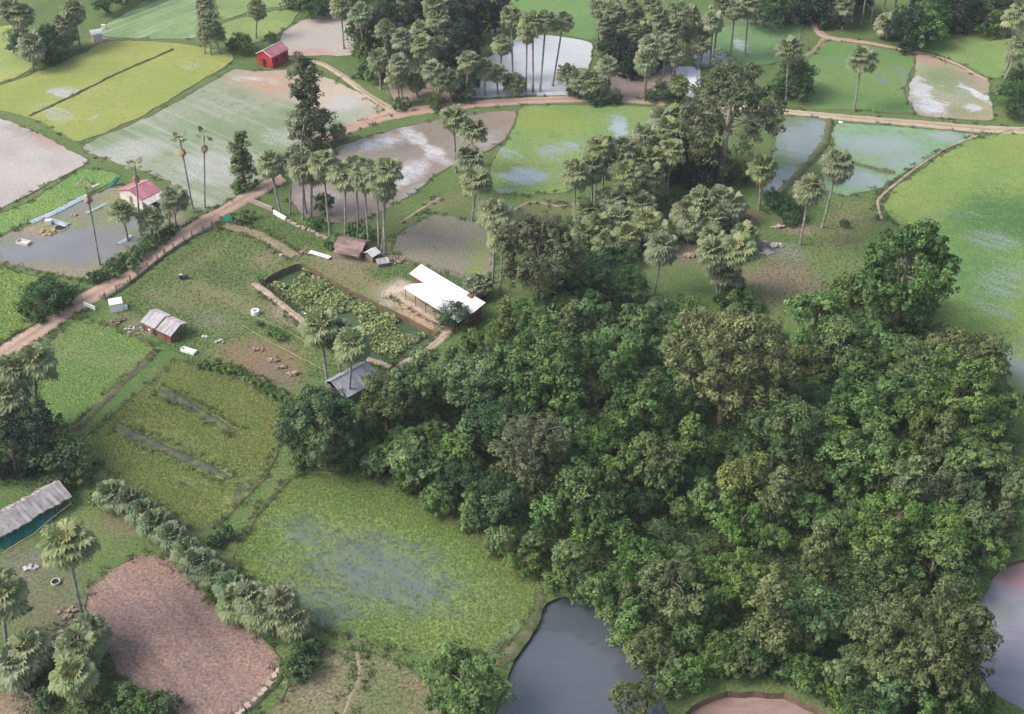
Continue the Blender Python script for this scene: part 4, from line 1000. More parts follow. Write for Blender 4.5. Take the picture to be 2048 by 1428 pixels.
for a in [((1172,424),3.4),((1204,446),3.2),((1292,444),4.2),((1252,474),3.4),((1314,470),3),((1400,404),5),((1372,428),4),((1430,442),3.6),((1424,474),3),((1262,356),8),((1232,330),9),((1304,352),7),((1342,304),9),((1184,336),9),((1404,268),10),((1384,236),11),((1330,270),9),((1276,322),8.5),((1466,410),4),((1490,470),3)]:
    palm(a[0][0], a[0][1], None, a[1], s=random.uniform(.85, 1.0))
for a in [((770,60),9),((840,60),9),((900,40),9),((750,30),10),((830,160),4),((900,160),5),((1240,20),10),((1282,60),8),((1330,100),6),((1210,50),9),((1400,90),6),((1350,110),5)]:
    palm(a[0][0], a[0][1], None, a[1], s=random.uniform(.72, .85))
# ---- single broadleaf trees one can tell apart
OPEN = 'single trees on the plots and roadsides'
tree('cone_grey', 606, 226, 54, base=(622,296), adj='tall grey green conical tree', group=OPEN)
tree('column', 490, 312, 26, base=(492,378), adj='slender bright green tree', group=OPEN)
tree('big_grey', 1466, 236, 100, base=(1442,360), adj='very big grey green tree with pale trunk', group=OPEN, zs=1.05)
tree('big_brown', 1070, 512, 84, base=(1076,632), adj='big brownish green tree beside the white tin roof', group=OPEN)
tree('big_round', 1788, 545, 88, base=(1782,690), adj='big rounded tree at the foot of the large green field', group=OPEN, zs=1.15)
for q in [(1738,596,60,3.2),(1806,626,62,3.0),(1700,590,44,2.6),(1840,590,44,2.6),(1770,650,56,2.2)]: tree('mid', q[0], q[1], q[2], hz=q[3], adj='leafy green tree at the foot of the big rounded tree', group=OPEN)
tree('big_tan', 1446, 718, 122, base=(1440,850), adj='big tan flowering tree towering over the thicket', group=OPEN)
tree('big_brown', 1064, 892, 76, base=(1066,985), adj='bare grey brown tree in the thicket', group=OPEN)
tree('big_layered', 1100, 732, 112, base=(1096,830), adj='pale green layered tree spreading over the thicket', group=OPEN)
tree('big_dark', 640, 852, 80, base=(644,930), adj='dark green round tree in front of the grey barn', group=OPEN)
tree('olive', 772, 796, 62, base=(776,856), adj='olive tree right of the grey barn', group=OPEN)
tree('big_layered', 1890, 796, 112, base=(1894,880), adj='broad layered green tree at right', group=OPEN)
tree('olive', 1912, 712, 74, base=(1918,770), adj='brownish round tree near the large green field', group=OPEN, zs=.8)
tree('big_olive', 1820, 1290, 112, base=(1830,1400), adj='big olive tree at the lower right', group=OPEN, zs=1.25)
tree('column', 1516, 1240, 54, base=(1520,1330), adj='yellowish column tree at the bottom of the thicket', group=OPEN)
tree('tan', 1290, 925, 54, base=(1294,980), adj='pale tan tree in the thicket', group=OPEN) if 'tan' in BROAD else tree('olive', 1290, 925, 56, base=(1294,985), adj='pale olive tree in the middle of the thicket', group=OPEN)
tree('mid', 930, 1366, 74, base=(934,1420), adj='green tree at the bottom edge left of the dark pond', group=OPEN)
tree('olive', 1256, 1396, 40, base=(1262,1440), adj='small pale tree at the bottom edge of the dark pond', group=OPEN)
tree('dark', 908, 634, 34, hz=2.2, adj='bush in front of the white tin roof', group=OPEN)
tree('dark', 80, 606, 48, hz=1.9, adj='dark bushy tree at the left roadside', group=OPEN, var=1); tree('dark', 112, 590, 34, hz=1.5, adj='lower dark bush at the left roadside', group=OPEN)
tree('deep', 60, 880, 56, hz=4.5, adj='deep dark tree under the left palms', group=OPEN); tree('dark', 134, 930, 60, hz=2.2, adj='dark bush beside the thatched shed', group=OPEN); tree('deep', 20, 910, 50, hz=3.5, adj='black green tree at the left edge', group=OPEN)
tree('mid', 648, 408, 22, hz=2.6, adj='small round tree between the palm trunks', group=OPEN)
tree('mid', 724, 60, 38, hz=6, adj='leafy green tree among the top left palms', group=OPEN); tree('deep', 776, 48, 30, hz=8, adj='dark narrow tree among the top left palms', group=OPEN)
tree('mid', 738, 96, 26, hz=3, adj='green bush below the top left palms', group=OPEN); tree('bright', 742, 146, 30, hz=1.3, adj='bright green bush at the edge of the path', group=OPEN)
for q in [(910,60),(944,30),(900,100),(880,20),(960,20),(925,95),(990,10),(850,30),(830,10),(800,12)]: tree('deep', q[0], q[1], 36, hz=7, adj='dark bluish tree', group='dark trees at the top edge')
for q in [(1590,150,34,4),(1600,180,30,2.5),(1570,176,26,2)]: tree('dark', q[0], q[1], q[2], hz=q[3], adj='dark leafy tree behind the upper right palm', group=OPEN)
for q in [(1344,286,44,4),(1322,330,40,3.5),(1360,320,40,3),]: tree('deep', q[0], q[1], q[2], hz=q[3], adj='deep dark tree under the central palms', group=OPEN)
for q in [(1240,110,34,3),(1262,130,34,2.5),(1228,100,30,4),(1280,110,30,4),(1310,110,30,3)]: tree('deep', q[0], q[1], q[2], hz=q[3], adj='deep dark tree under the top palms', group=OPEN)
for q in [(100,88,34,3),(126,78,34,3),(84,110,30,2),(112,112,26,1.6),(40,84,30,3)]: tree('dark', q[0], q[1], q[2], hz=q[3], adj='dark bushy tree under the left palm clump', group=OPEN)
for q in [(482,86,20,2),(492,98,16,1.5),(540,74,12,1.2),(466,90,14,1.2)]: tree('mid', q[0], q[1], q[2], hz=q[3], adj='green bushy tree left of the red hut', group=OPEN)
for q in [(935,160,26,3),(930,186,24,1.6),(1150,186,16,1),(1190,196,22,1.2),(1226,196,20,1.2),(1340,190,30,1.5),(1300,192,14,1)]: tree('dark', q[0], q[1], q[2], hz=q[3], adj='dark roadside bush', group='bushes along the dirt road')
x = 1650
for q in [(1660,16),(1700,-6),(1826,36),(1850,10),(1870,40),(1890,14),(1920,30),(1950,10),(1975,36),(1640,-10),(1900,-20),(1990,8),(2030,-10),(1552,-14),(1580,10),(1530,22),(1845,62),(1812,66)]:
    tree(random.choice(['dark', 'deep', 'mid']), q[0], q[1], random.uniform(34, 46), hz=4, adj='dark tree of the far wood', group='trees of the far wood at the top')
for q in [(600,-10),(640,8),(672,-6),(620,14),(300,-30),(250,-14),(214,4),(700,-20)]: tree(random.choice(['dark', 'mid']), q[0], q[1], random.uniform(24, 34), hz=3, adj='dark tree at the top edge', group='dark trees at the top edge')
for q in [(2030,190,30),(2044,160,30),(2040,216,26)]: tree('dark', q[0], q[1], q[2], hz=2.5, adj='dark bush at the right edge', group=OPEN)
for q in [(1560,410,26,1.5),(1578,424,24,1.5),(1545,396,20,1.5),(1690,448,10,.8),(1580,440,18,1)]: tree('dark', q[0], q[1], q[2], hz=q[3], adj='dark bush beside the two right palms', group=OPEN)
for q in [(215,548),(232,538),(250,528),(200,556),(266,518),(284,508),(300,496),(318,486),(336,474),(350,464),(240,548),(270,530)]: tree(random.choice(['dark_shrub', 'shrub']), q[0] - 8, q[1] - 2, random.uniform(12, 19), adj='roadside shrub', group='shrubs along the dirt road', cat='shrub', name='roadside_shrub')
for q in [(500,366,18),(480,374,16),(690,478,18),(665,484,18),(735,470,20),(712,462,18),(640,450,16),(625,446,14),(492,430,16),(484,440,12),(545,662,14),(560,672,12),(520,648,8),(805,208,20),(868,208,18),(1460,600,30),(1500,610,26)]: tree('shrub', q[0], q[1], q[2], adj='leafy shrub', group='shrubs about the yard', cat='shrub', name='leafy_shrub')
for q in [(456,736),(478,742),(500,752),(520,764),(540,776),(560,790),(430,730),(405,728)]: tree('shrub', q[0], q[1], random.uniform(12, 18), adj='grey green hedge shrub', group='hedge shrubs along the yard edge', cat='shrub', name='hedge_shrub')
for q in [(150,270,0),]: pass
for q in [(250,1010,26),(300,1036,24),(336,1068,22),(370,1098,24),(420,1136,24),(452,1168,26),(480,1182,22),(210,1000,24),(430,1200,18),(600,1330,34),(610,1300,28),(580,1348,24),(450,1070,22),(430,1085,18),(240,1395,34),(300,1405,30),(330,1420,30),(190,1400,30),(270,1420,30),(5,1330,30),(20,1360,26),(96,1400,26),(640,905,26),(600,925,24),(690,920,24)]: tree(random.choice(['shrub', 'dark_shrub']), q[0], q[1], q[2], adj='leafy bush', group='bushes between the plots', cat='shrub', name='leafy_bush')
for q in [(1120,480,28),(1150,506,30),(1200,530,34),(1250,510,30),(1170,560,38),(1160,606,40),(1100,600,40),(1226,606,28),(1400,360,30),(1470,572,22),(1450,470,24),(1420,330,34),(1470,350,30)]:
    tree(random.choice(['dark', 'mid', 'deep', 'dark']), q[0], q[1], q[2], hz=1.9, adj='dark bush of the palm grove', group='bushes of the central palm grove')
for q in [(1360,606,22),(1300,612,18),(1388,612,20)]:
    tree('shrub', q[0], q[1], q[2], adj='low leafy shrub of the palm grove', group='bushes of the central palm grove', cat='shrub', name='leafy_shrub')
for q in [(1190,1180,40),(1235,1205,44),(1270,1250,46),(1300,1300,46),(1335,1345,44),(1380,1345,36),(1150,1165,34),(1110,1160,30),(1440,1310,40),(1480,1320,36),(1560,1315,40),(1630,1345,36),(1700,1390,40),(1895,1290,36),(1900,1360,36),(1925,1400,36),(1925,1170,40),(1970,1100,40)]:
    tree(random.choice(['vine', 'olive', 'mid', 'bright']), q[0], q[1], q[2], hz=random.uniform(2.0, 3.2), adj='leaning bush at the water edge of the thicket', group='bushes at the thicket edge')
for q in [(700,905,34),(760,930,36),(820,960,36),(880,1000,36),(940,1030,34),(1000,1080,34),(1050,1120,30),(735,880,34)]:
    tree(random.choice(['vine', 'mid', 'bright']), q[0], q[1], q[2], hz=random.uniform(1.6, 2.4), adj='bush at the rice field edge of the thicket', group='bushes at the thicket edge')
# weeds on the rectangular pond
LOT = [G(*q, -1.2) for q in [(538,576),(604,538),(690,586),(810,650),(856,668),(788,717),(714,694),(622,632)]]
Pw = jitter_grid(LOT, .42)
k = len(Pw); mound = .5 + .5 * np.sin(Pw[:, 0] * .9) * np.cos(Pw[:, 1] * .7)
sel = (RNG.uniform(0, 1, k) < .5 + .6 * mound) & (np.sin(Pw[:, 0] * .55 + 1) + np.sin(Pw[:, 1] * .4) > -1.05); Pw = Pw[sel]; mound = mound[sel]
Cq = np.concatenate([np.stack([Pw[:, 0] + RNG.normal(0, .2, len(Pw)), Pw[:, 1] + RNG.normal(0, .2, len(Pw)), -1.25 + RNG.uniform(0, .25, len(Pw)) + mound * RNG.uniform(0, .85, len(Pw))], 1) for _ in range(9)])
Nq = unit(len(Cq), 1.2)
Vq, Fq = leaf_quads(Cq, Nq, RNG.uniform(.28, .62, len(Cq)), .8)
M['lotus'] = leaf_mat('pond_weed_leaf', (.20, .26, .08), (.38, .45, .19), val=.0)
stuff_obj('pond_weeds', np_mesh('pond_weeds', Vq, Fq, M['lotus'], tone=np.repeat(RNG.uniform(0, 1, len(Cq)), 4)), 'bright leafy weeds choking the rectangular pond', 'pond weeds')

# ---- the dense thicket
FOREST = [G(*q) for q in [(1000,672),(1100,650),(1200,585),(1290,610),(1330,620),(1350,760),(1560,800),(1620,660),(1700,640),(1780,720),(1850,770),(1960,785),(2030,880),(2050,1090),(1950,1140),(1890,1230),(1880,1330),(1940,1440),(1930,1490),(1720,1490),(1640,1400),(1520,1352),(1420,1360),(1340,1340),(1290,1290),(1240,1228),(1150,1178),(1085,1166),(1030,1095),(935,1035),(825,978),(740,935),(730,880),(770,815),(830,775),(900,745),(945,700)]]
placed = []
cand = jitter_grid(FOREST, 1.2); RNG.shuffle(cand)
tall_skip = [(G(1440,850), 6.0), (G(1096,830), 3.5), (G(1066,985), 3.5), (G(1894,880), 4), (G(1830,1400), 4)]
for p in cand:
    if len(placed) >= 230: break
    if any((Vector((p[0], p[1], 0)) - a).length < b for a, b in tall_skip): continue
    if all((p[0] - q[0]) ** 2 + (p[1] - q[1]) ** 2 > 4.1 ** 2 for q in placed): placed.append(p)
WORDS = {'mid': 'mid green', 'bright': 'light green', 'dark': 'dark green', 'olive': 'olive', 'column': 'yellowish upright', 'layered': 'layered green', 'vine': 'vine draped light green'}
edge_d = lambda p: min((Vector((p[0], p[1], 0)) - e).length for e in FOREST)
for p in placed:
    key = random.choices(['mid', 'bright', 'dark', 'olive', 'column', 'layered', 'vine'], [33, 24, 16, 7, 4, 6, 14])[0]
    sc = random.choice([random.uniform(.45, .8), random.uniform(.75, 1.1), random.uniform(.95, 1.4)])
    if edge_d(p) < 4: sc *= .75
    cm, tm, rx, cz = random.choice(BROAD[key])
    hc = cz * sc * random.uniform(.75, 1.3)
    px_, py_ = pix((p[0], p[1], hc))
    tree(key, px_, py_, hz=hc, sc=sc, adj=('small ' if sc < .75 else '') + WORDS[key] + ' tree', zs=random.uniform(.8, 1.15))
# low growth under and round the thicket
Pf = jitter_grid(FOREST, .55)
hgt = RNG.uniform(.1, 1.0, len(Pf)) ** 1.4 * 1.5
Cq = np.concatenate([np.stack([Pf[:, 0] + RNG.normal(0, .3, len(Pf)), Pf[:, 1] + RNG.normal(0, .3, len(Pf)), hgt * RNG.uniform(.2, 1, len(Pf))], 1) for _ in range(4)])
Vq, Fq = leaf_quads(Cq, unit(len(Cq), .8), RNG.uniform(.25, .6, len(Cq)), .6)
M['under'] = leaf_mat('undergrowth_leaf', (.028, .066, .024), (.07, .125, .045), val=0)
stuff_obj('undergrowth', np_mesh('undergrowth', Vq, Fq, M['under'], tone=np.repeat(RNG.uniform(0, 1, len(Cq)), 4)), 'tangled green undergrowth on the floor of the thicket', 'undergrowth')
for lab, pl, sp, hh in [('tangled weeds below the central palms', [(1120,440),(1200,420),(1310,380),(1400,330),(1480,420),(1440,480),(1260,500),(1220,590),(1180,580),(1060,600),(1000,520)], .7, .9),
                        ('weeds under the palms of the lower left yard', [(20,1290),(120,1240),(220,1330),(330,1440),(40,1440)], .6, .8), ('weeds at the foot of the left palms', [(-30,870),(110,850),(190,950),(150,1000),(-30,960)], .6, 1.0),
                        ('weeds under the top palm clumps', [(700,110),(790,150),(930,150),(940,60),(700,60)], .9, .9), ('dark growth under the top right palms', [(1190,100),(1340,130),(1400,60),(1300,20),(1190,30)], .9, 1.0), ('weeds between the dark tree and the large rice field', [(570,880),(600,850),(700,850),(760,930),(700,955),(600,940)], .5, .8)]:
    pw = jitter_grid([G(*q) for q in pl], sp)
    Cq = np.concatenate([np.stack([pw[:, 0] + RNG.normal(0, .3, len(pw)), pw[:, 1] + RNG.normal(0, .3, len(pw)), RNG.uniform(.03, hh, len(pw)) * RNG.uniform(.2, 1, len(pw))], 1) for _ in range(4)])
    Vq, Fq = leaf_quads(Cq, unit(len(Cq), .8), RNG.uniform(.2, .5, len(Cq)), .6)
    stuff_obj('undergrowth', np_mesh('undergrowth', Vq, Fq, M['under'], tone=np.repeat(RNG.uniform(0, 1, len(Cq)), 4)), lab, 'undergrowth')
# ------------------------------------------------------------------ buildings
random.seed(21)
M['red_wall'] = simple_mat('red_painted_wall', (.46, .035, .045), .6, .3, .2, .8, bump=.2, corr=('Z', 2.2))
M['pink_roof'] = simple_mat('faded_pink_tin', (.58, .22, .26), .5, .4, .2, .8, bump=.4, corr=('X', 2.4))
M['pale_roof'] = simple_mat('pale_tin', (.66, .58, .58), .5, .4, .2, .9, bump=.4, corr=('X', 2.4))
M['white_roof'] = simple_mat('bright_white_tin', (.82, .81, .78), .45, .4, .16, .5, bump=.35, corr=('X', 2.6))
M['white'] = simple_mat('white_paint', (.82, .82, .80), .5, .4, .08, 1.2)
M['cream'] = simple_mat('cream_wall', (.66, .60, .54), .8, .2, .2, .8)
M['brick'] = simple_mat('raw_red_brick', (.30, .13, .095), .9, .1, .3, 1.2, bump=.5, corr=('Z', 4.0))
M['rust'] = simple_mat('rusty_tin', (.33, .225, .21), .7, .25, .35, .9, col2=(.26, .165, .145), bump=.4, corr=('X', 2.2))
M['grey_tin'] = simple_mat('grey_tin', (.46, .43, .45), .5, .4, .3, .9, col2=(.36, .33, .34), bump=.4, corr=('X', 2.2))
M['blue_tin'] = simple_mat('blue_grey_tin', (.46, .47, .53), .5, .4, .25, .6, col2=(.36, .37, .44), bump=.5, corr=('X', 2.0))
M['thatch'] = simple_mat('old_grey_thatch', (.40, .37, .36), .95, .1, .4, .9, col2=(.29, .26, .25), bump=.7)
M['wood'] = simple_mat('grey_wood', (.24, .185, .15), .9, .1, .3, 1.2, bump=.4)
M['dark'] = simple_mat('dark_opening', (.035, .03, .03), .9, .1, .2, 1.0)
M['concrete'] = simple_mat('weathered_concrete', (.50, .46, .42), .9, .2, .25, 1.2, bump=.4)
M['pinkstone'] = simple_mat('pinkish_block', (.46, .36, .31), .9, .1, .3, 1.4, bump=.5)
M['tarp'] = simple_mat('green_tarp', (.02, .24, .15), .55, .4, .3, 1.0, bump=.4)
M['net'] = simple_mat('teal_net', (.03, .20, .16), .8, .2, .3, 2.0, bump=.4)
M['bluenet'] = simple_mat('pale_blue_net', (.38, .46, .50), .8, .2, .25, 1.4, bump=.4)
M['cloth'] = simple_mat('dark_blue_cloth', (.05, .075, .12), .9, .1, .3, 2.0, bump=.4)
M['rope'] = simple_mat('yellow_hose', (.36, .39, .19), .7, .2, .2, 1.0)
M['rubble'] = simple_mat('broken_brick', (.38, .27, .22), .95, .1, .4, 1.5, bump=.5)
M['straw'] = simple_mat('dry_straw', (.42, .36, .18), .95, .1, .3, 1.4, bump=.6)


def frame(a, b, c):
    """near ground corner and the two far ones -> origin, unit axes along each side, lengths"""
    A, B_, C_ = G(*a), G(*b), G(*c)
    e2 = (C_ - A); l2 = e2.length; e2.normalize()
    e1 = Vector((-e2.y, e2.x, 0)); l1 = (B_ - A).dot(e1)
    return A, e1, e2, l1, l2


def house(name, label, a, b, c, hw, hr, wall, roof, ridge='c', over=.35, roof2=None, door=None, windows=(), wallparts=True, group=None, cat='house', th=.07):
    A, e1, e2, l1, l2 = frame(a, b, c)
    if l1 < 0: e1, l1 = -e1, -l1
    root = empty(name, A + e1 * l1 / 2 + e2 * l2 / 2, math.atan2(e2.y, e2.x))
    tag(root, label, cat, group)
    # local frame: x along e2 (length l2), y along the other side (l1), near corner at (-l2/2, -l1/2) or mirrored
    sgn = 1 if Vector((-e2.y, e2.x, 0)).dot(e1) > 0 else -1
    X, Y = l2 / 2, l1 / 2 * sgn
    m = MB(); z = .0
    t = .12
    yy = abs(Y)
    m.box((0, yy - t / 2, hw / 2 - .1), (2 * X, t, hw + .2)); m.box((0, -yy + t / 2, hw / 2 - .1), (2 * X, t, hw + .2))
    m.box((X - t / 2, 0, hw / 2 - .1), (t, 2 * yy - 2 * t, hw + .2)); m.box((-X + t / 2, 0, hw / 2 - .1), (t, 2 * yy - 2 * t, hw + .2))
    if ridge == 'c':   # gable triangles on the x ends
        for s_ in (-1, 1):
            x0, x1 = s_ * X, s_ * (X - t)
            v = [(x0, -yy, hw), (x0, yy, hw), (x0, 0, hw + hr), (x1, -yy, hw), (x1, yy, hw), (x1, 0, hw + hr)]
            m.add(v, [(0, 1, 2), (5, 4, 3), (0, 3, 4, 1), (1, 4, 5, 2), (2, 5, 3, 0)])
    else:
        for s_ in (-1, 1):
            y0, y1 = s_ * yy, s_ * (yy - t)
            v = [(-X, y0, hw), (X, y0, hw), (0, y0, hw + hr), (-X, y1, hw), (X, y1, hw), (0, y1, hw + hr)]
            m.add(v, [(0, 1, 2), (5, 4, 3), (0, 3, 4, 1), (1, 4, 5, 2), (2, 5, 3, 0)])
    if wall is not None: m.build('wall', M[wall], root)
    o_ = over
    if ridge == 'c':
        k = hr / yy; zz = hw - o_ * k + .05
        for s_, mt in ((-1, roof), (1, roof2 or roof)):
            r = MB().slab([(-X - o_, s_ * .01, hw + hr + .06), (X + o_, s_ * .01, hw + hr + .06), (X + o_, s_ * (yy + o_), zz), (-X - o_, s_ * (yy + o_), zz)], th)
            r.build('roof', M[mt], root)
    else:
        k = hr / X; zz = hw - o_ * k + .05
        for s_, mt in ((-1, roof), (1, roof2 or roof)):
            r = MB().slab([(s_ * .01, -yy - o_, hw + hr + .06), (s_ * .01, yy + o_, hw + hr + .06), (s_ * (X + o_), yy + o_, zz), (s_ * (X + o_), -yy - o_, zz)], th)
            r.build('roof', M[mt], root)
    return root, X, yy, sgn


def panel(root, name, c, d, mat, rz=0):
    return MB().box(c, d, rz).build(name, M[mat], root)


# red hut at the top: gable end to the lower left
r, X, Y, sg = house('red_hut', 'bright red hut with a pinkish tin gable roof', (546,138), (515,131), (578,121), 2.9, 1.15, 'red_wall', 'pink_roof', 'c', .25, 'pale_roof')
panel(r, 'door', (-X - .03, .2, 1.0), (.06, .9, 2.0), 'dark'); panel(r, 'ridge_cap', (0, 0, 4.13), (2 * X + .4, .22, .05), 'pale_roof')
for q in (-1, 1): panel(r, 'window', (q * 1.3, -Y - .03 if sg > 0 else Y + .03, 1.7), (.8, .06, .8), 'dark')
panel(r, 'gable_trim', (-X - .24, 0, 4.02), (.05, .3, .1), 'white')
for s_ in (-1, 1):
    MB().box((-X - .27, s_ * Y / 2, 2.9 + .62), (.05, math.hypot(Y, 1.15), .12), 0, (-s_ * math.atan2(1.15, Y), 0)).build('gable_trim', M['white'], r)

# pink roofed house with a pale awning towards us
r, X, Y, sg = house('pink_roofed_house', 'small house with a pink tin roof and pale front awning', (287,420), (240,402), (322,402), 2.3, 1.1, 'cream', 'pink_roof', 'c', .3)
fs = -1
a_ = MB().slab([(-X - .3, fs * (Y + .3), 2.15), (X + .3, fs * (Y + .3), 2.15), (X + .3, fs * (Y + 2.0), 1.75), (-X - .3, fs * (Y + 2.0), 1.75)], .06); a_.build('awning', M['pale_roof'], r)
for q in (-1, 0, 1): MB().tube([(q * (X - .1), fs * (Y + 1.9), 0), (q * (X - .1), fs * (Y + 1.9), 1.75)], .06, 6).build('post', M['wood'], r)
panel(r, 'ridge_cap', (0, 0, 3.47), (2 * X + .6, .25, .05), 'pale_roof'); panel(r, 'door', (.4, fs * (Y + .03), .95), (.9, .06, 1.9), 'dark'); panel(r, 'window', (-1.2, fs * (Y + .03), 1.3), (.8, .06, .7), 'dark')
panel(r, 'side_door', (-X - .03, 0, .95), (.06, .8, 1.9), 'wood')

# white tin roofed house: long back roof, wide front lean-to
P0, P1 = G(821, 549, 3.0), G(942, 623, 3.0)
ex = (P1 - P0); LL = ex.length; ex.normalize(); ey = Vector((-ex.y, ex.x, 0))
if ey.y < 0: ey = -ey
root = empty('white_roofed_house', (P0.x, P0.y, 0), math.atan2(ex.y, ex.x)); tag(root, 'long house with a bright white tin roof and brick end wall', 'house')
D = 2.7
MB().slab([(-.4, 0, 3.0), (LL + .5, 0, 3.0), (LL + .5, D, 3.75), (-.4, D, 3.75)], .08).build('roof', M['white_roof'], root)
MB().slab([(3.4, -.03, 2.94), (LL + .3, -.03, 2.94), (LL + .3, -3.0, 2.42), (1.6, -3.0, 2.42), (1.9, -1.5, 2.7)], .08).build('porch_roof', M['white_roof'], root)
w_ = MB(); w_.box((LL / 2, .35, 1.4), (LL - .4, .16, 3.0)); w_.box((LL / 2, D - .3, 1.7), (LL - .4, .16, 3.8)); w_.box((.28, D / 2, 1.4), (.16, D - .8, 3.1)); w_.box((LL - .2, D / 2, 1.45), (.16, D - .8, 3.2)); w_.build('wall', M['brick'], root)
for k in range(6): MB().tube([(2.0 + k * (LL - 2.4) / 5, -2.8, -.1), (2.0 + k * (LL - 2.4) / 5, -2.8, 2.38)], .07, 6).build('post', M['wood'], root)
for k in range(3): panel(root, 'door' if k == 1 else 'window', (3 + k * 3.6, .25, 1.0 if k == 1 else 1.5), (.9, .05, 2.0 if k == 1 else .9), 'dark')
hatch = MB().box((LL - 2.6, D - .5, 3.83), (1.0, .6, .22), 0, (.2, 0)); hatch.build('roof_vent', M['brick'], root)

# rusty hut and its small neighbours
r, X, Y, sg = house('rusty_hut', 'hut with a rusty brown tin roof at the palm row foot', (722,519), (676,508), (738,500), 1.9, .8, 'wood', 'rust', 'b', .4)
MB().slab([(-X - .3, -Y - .2, 1.75), (-X - .3, Y, 1.75), (-X - 1.3, Y, 1.35), (-X - 1.3, -Y - .2, 1.35)], .05).build('lean_to_roof', M['rust'], r)
panel(r, 'door', (0, -Y - .03, .85), (.8, .06, 1.7), 'dark'); panel(r, 'window', (.9, -Y - .03, 1.2), (.5, .06, .5), 'dark')
for q in (-1, 1): MB().tube([(-X - 1.2, q * (Y - .2), 0), (-X - 1.2, q * (Y - .2), 1.35)], .05, 6).build('post', M['wood'], r)
r, X, Y, sg = house('white_hut', 'tiny hut with a white tin gable roof beside the rusty hut', (746,526), (731,519), (758,519), 1.5, .5, 'wood', 'white_roof', 'c', .3)
panel(r, 'door', (0, -Y - .03, .65), (.6, .06, 1.3), 'dark')
P_ = G(766, 530)
r = empty('grey_coop', P_, .3); tag(r, 'low grey box coop right of the tiny white hut', 'coop')
MB().slab([(-1.1, -.8, .75), (1.1, -.8, .75), (1.1, .8, 1.0), (-1.1, .8, 1.0)], .05).build('lid', M['grey_tin'], r); MB().box((0, 0, .35), (1.9, 1.3, .75)).build('body', M['wood'], r)
for q in (-1, 1): panel(r, 'leg', (q * .8, -.66, .1), (.1, .1, .4), 'wood')

# two part grey shed by the yard edge
A, e1, e2, l1, l2 = frame((340,682), (292,660), (372,668))
s0, s1 = G(290, 658), G(345, 684)
ax = (s1 - s0); L2 = ax.length; ax.normalize(); rz = math.atan2(ax.y, ax.x)
r = empty('grey_shed', s0, rz); tag(r, 'grey two part open shed with a patched tin roof', 'shed')
nrm = 1
for i, (x0, x1, zz) in enumerate(((-.2, L2 * .50, 2.25), (L2 * .50 + .25, L2 + .4, 2.15))):
    MB().slab([(x0, -.5, zz - .65), (x1, -.5, zz - .65), (x1, 1.9, zz + .35), (x0, 1.9, zz + .35)], .06).build('roof', M['grey_tin'], r)
    MB().slab([(x0, 1.93, zz + .35), (x1, 1.93, zz + .35), (x1, 3.2, zz - .1), (x0, 3.2, zz - .1)], .06).build('roof', M['pale_roof'], r)
for x0 in (.1, L2 * .5, L2 + .1):
    for y0, h_ in ((-.3, 1.55), (1.9, 2.4), (3.0, 2.0)): MB().tube([(x0, y0, -.1), (x0, y0, h_)], .06, 6).build('post', M['wood'], r)
w_ = MB(); w_.box((L2 / 2, -.25, .5), (L2 - .2, .08, 1.0)); w_.box((L2 + .05, .6, .5), (.08, 1.6, 1.1)); w_.build('wall', M['brick'], r)
panel(r, 'door', (L2 * .45, -.32, .5), (.7, .06, 1.0), 'dark')
tag(MB().box((0, 0, .35), (.6, .5, .7), .4).box((0, 0, .74), (.66, .56, .06), .4).build('feed_bin', M['white']), 'small white bin against the front of the grey shed', 'bin').location = G(302, 666)

# grey corrugated barn half hidden by trees
s0, s1 = G(666, 774, 2.0), G(733, 738, 2.0)
ax = (s1 - s0); L2 = ax.length; ax.normalize(); rz = math.atan2(ax.y, ax.x)
r = empty('corrugated_barn', (s0.x, s0.y, 0), rz); tag(r, 'barn with a blue grey corrugated gable roof behind dark trees', 'barn')
MB().slab([(-.3, .0, 3.3), (L2 + .4, .0, 3.3), (L2 + .4, -3.2, 1.7), (-.3, -3.2, 1.7)], .07).build('roof', M['blue_tin'], r)
MB().slab([(-.3, .03, 3.3), (L2 + .4, .03, 3.3), (L2 + .4, 1.7, 2.3), (-.3, 1.7, 2.3)], .07).build('roof', M['blue_tin'], r)
w_ = MB(); w_.box((L2 / 2, -2.9, .8), (L2, .1, 1.8)); w_.box((L2 / 2, 1.5, 1.0), (L2, .1, 2.3)); w_.box((.05, -.7, .9), (.1, 4.3, 1.9)); w_.box((L2, -.7, .9), (.1, 4.3, 1.9)); w_.build('wall', M['wood'], r)
panel(r, 'ridge_cap', (L2 / 2, 0.0, 3.33), (L2 + .7, .3, .05), 'grey_tin'); panel(r, 'door', (-.02, -.3, 1.0), (.06, 1.6, 2.0), 'dark')

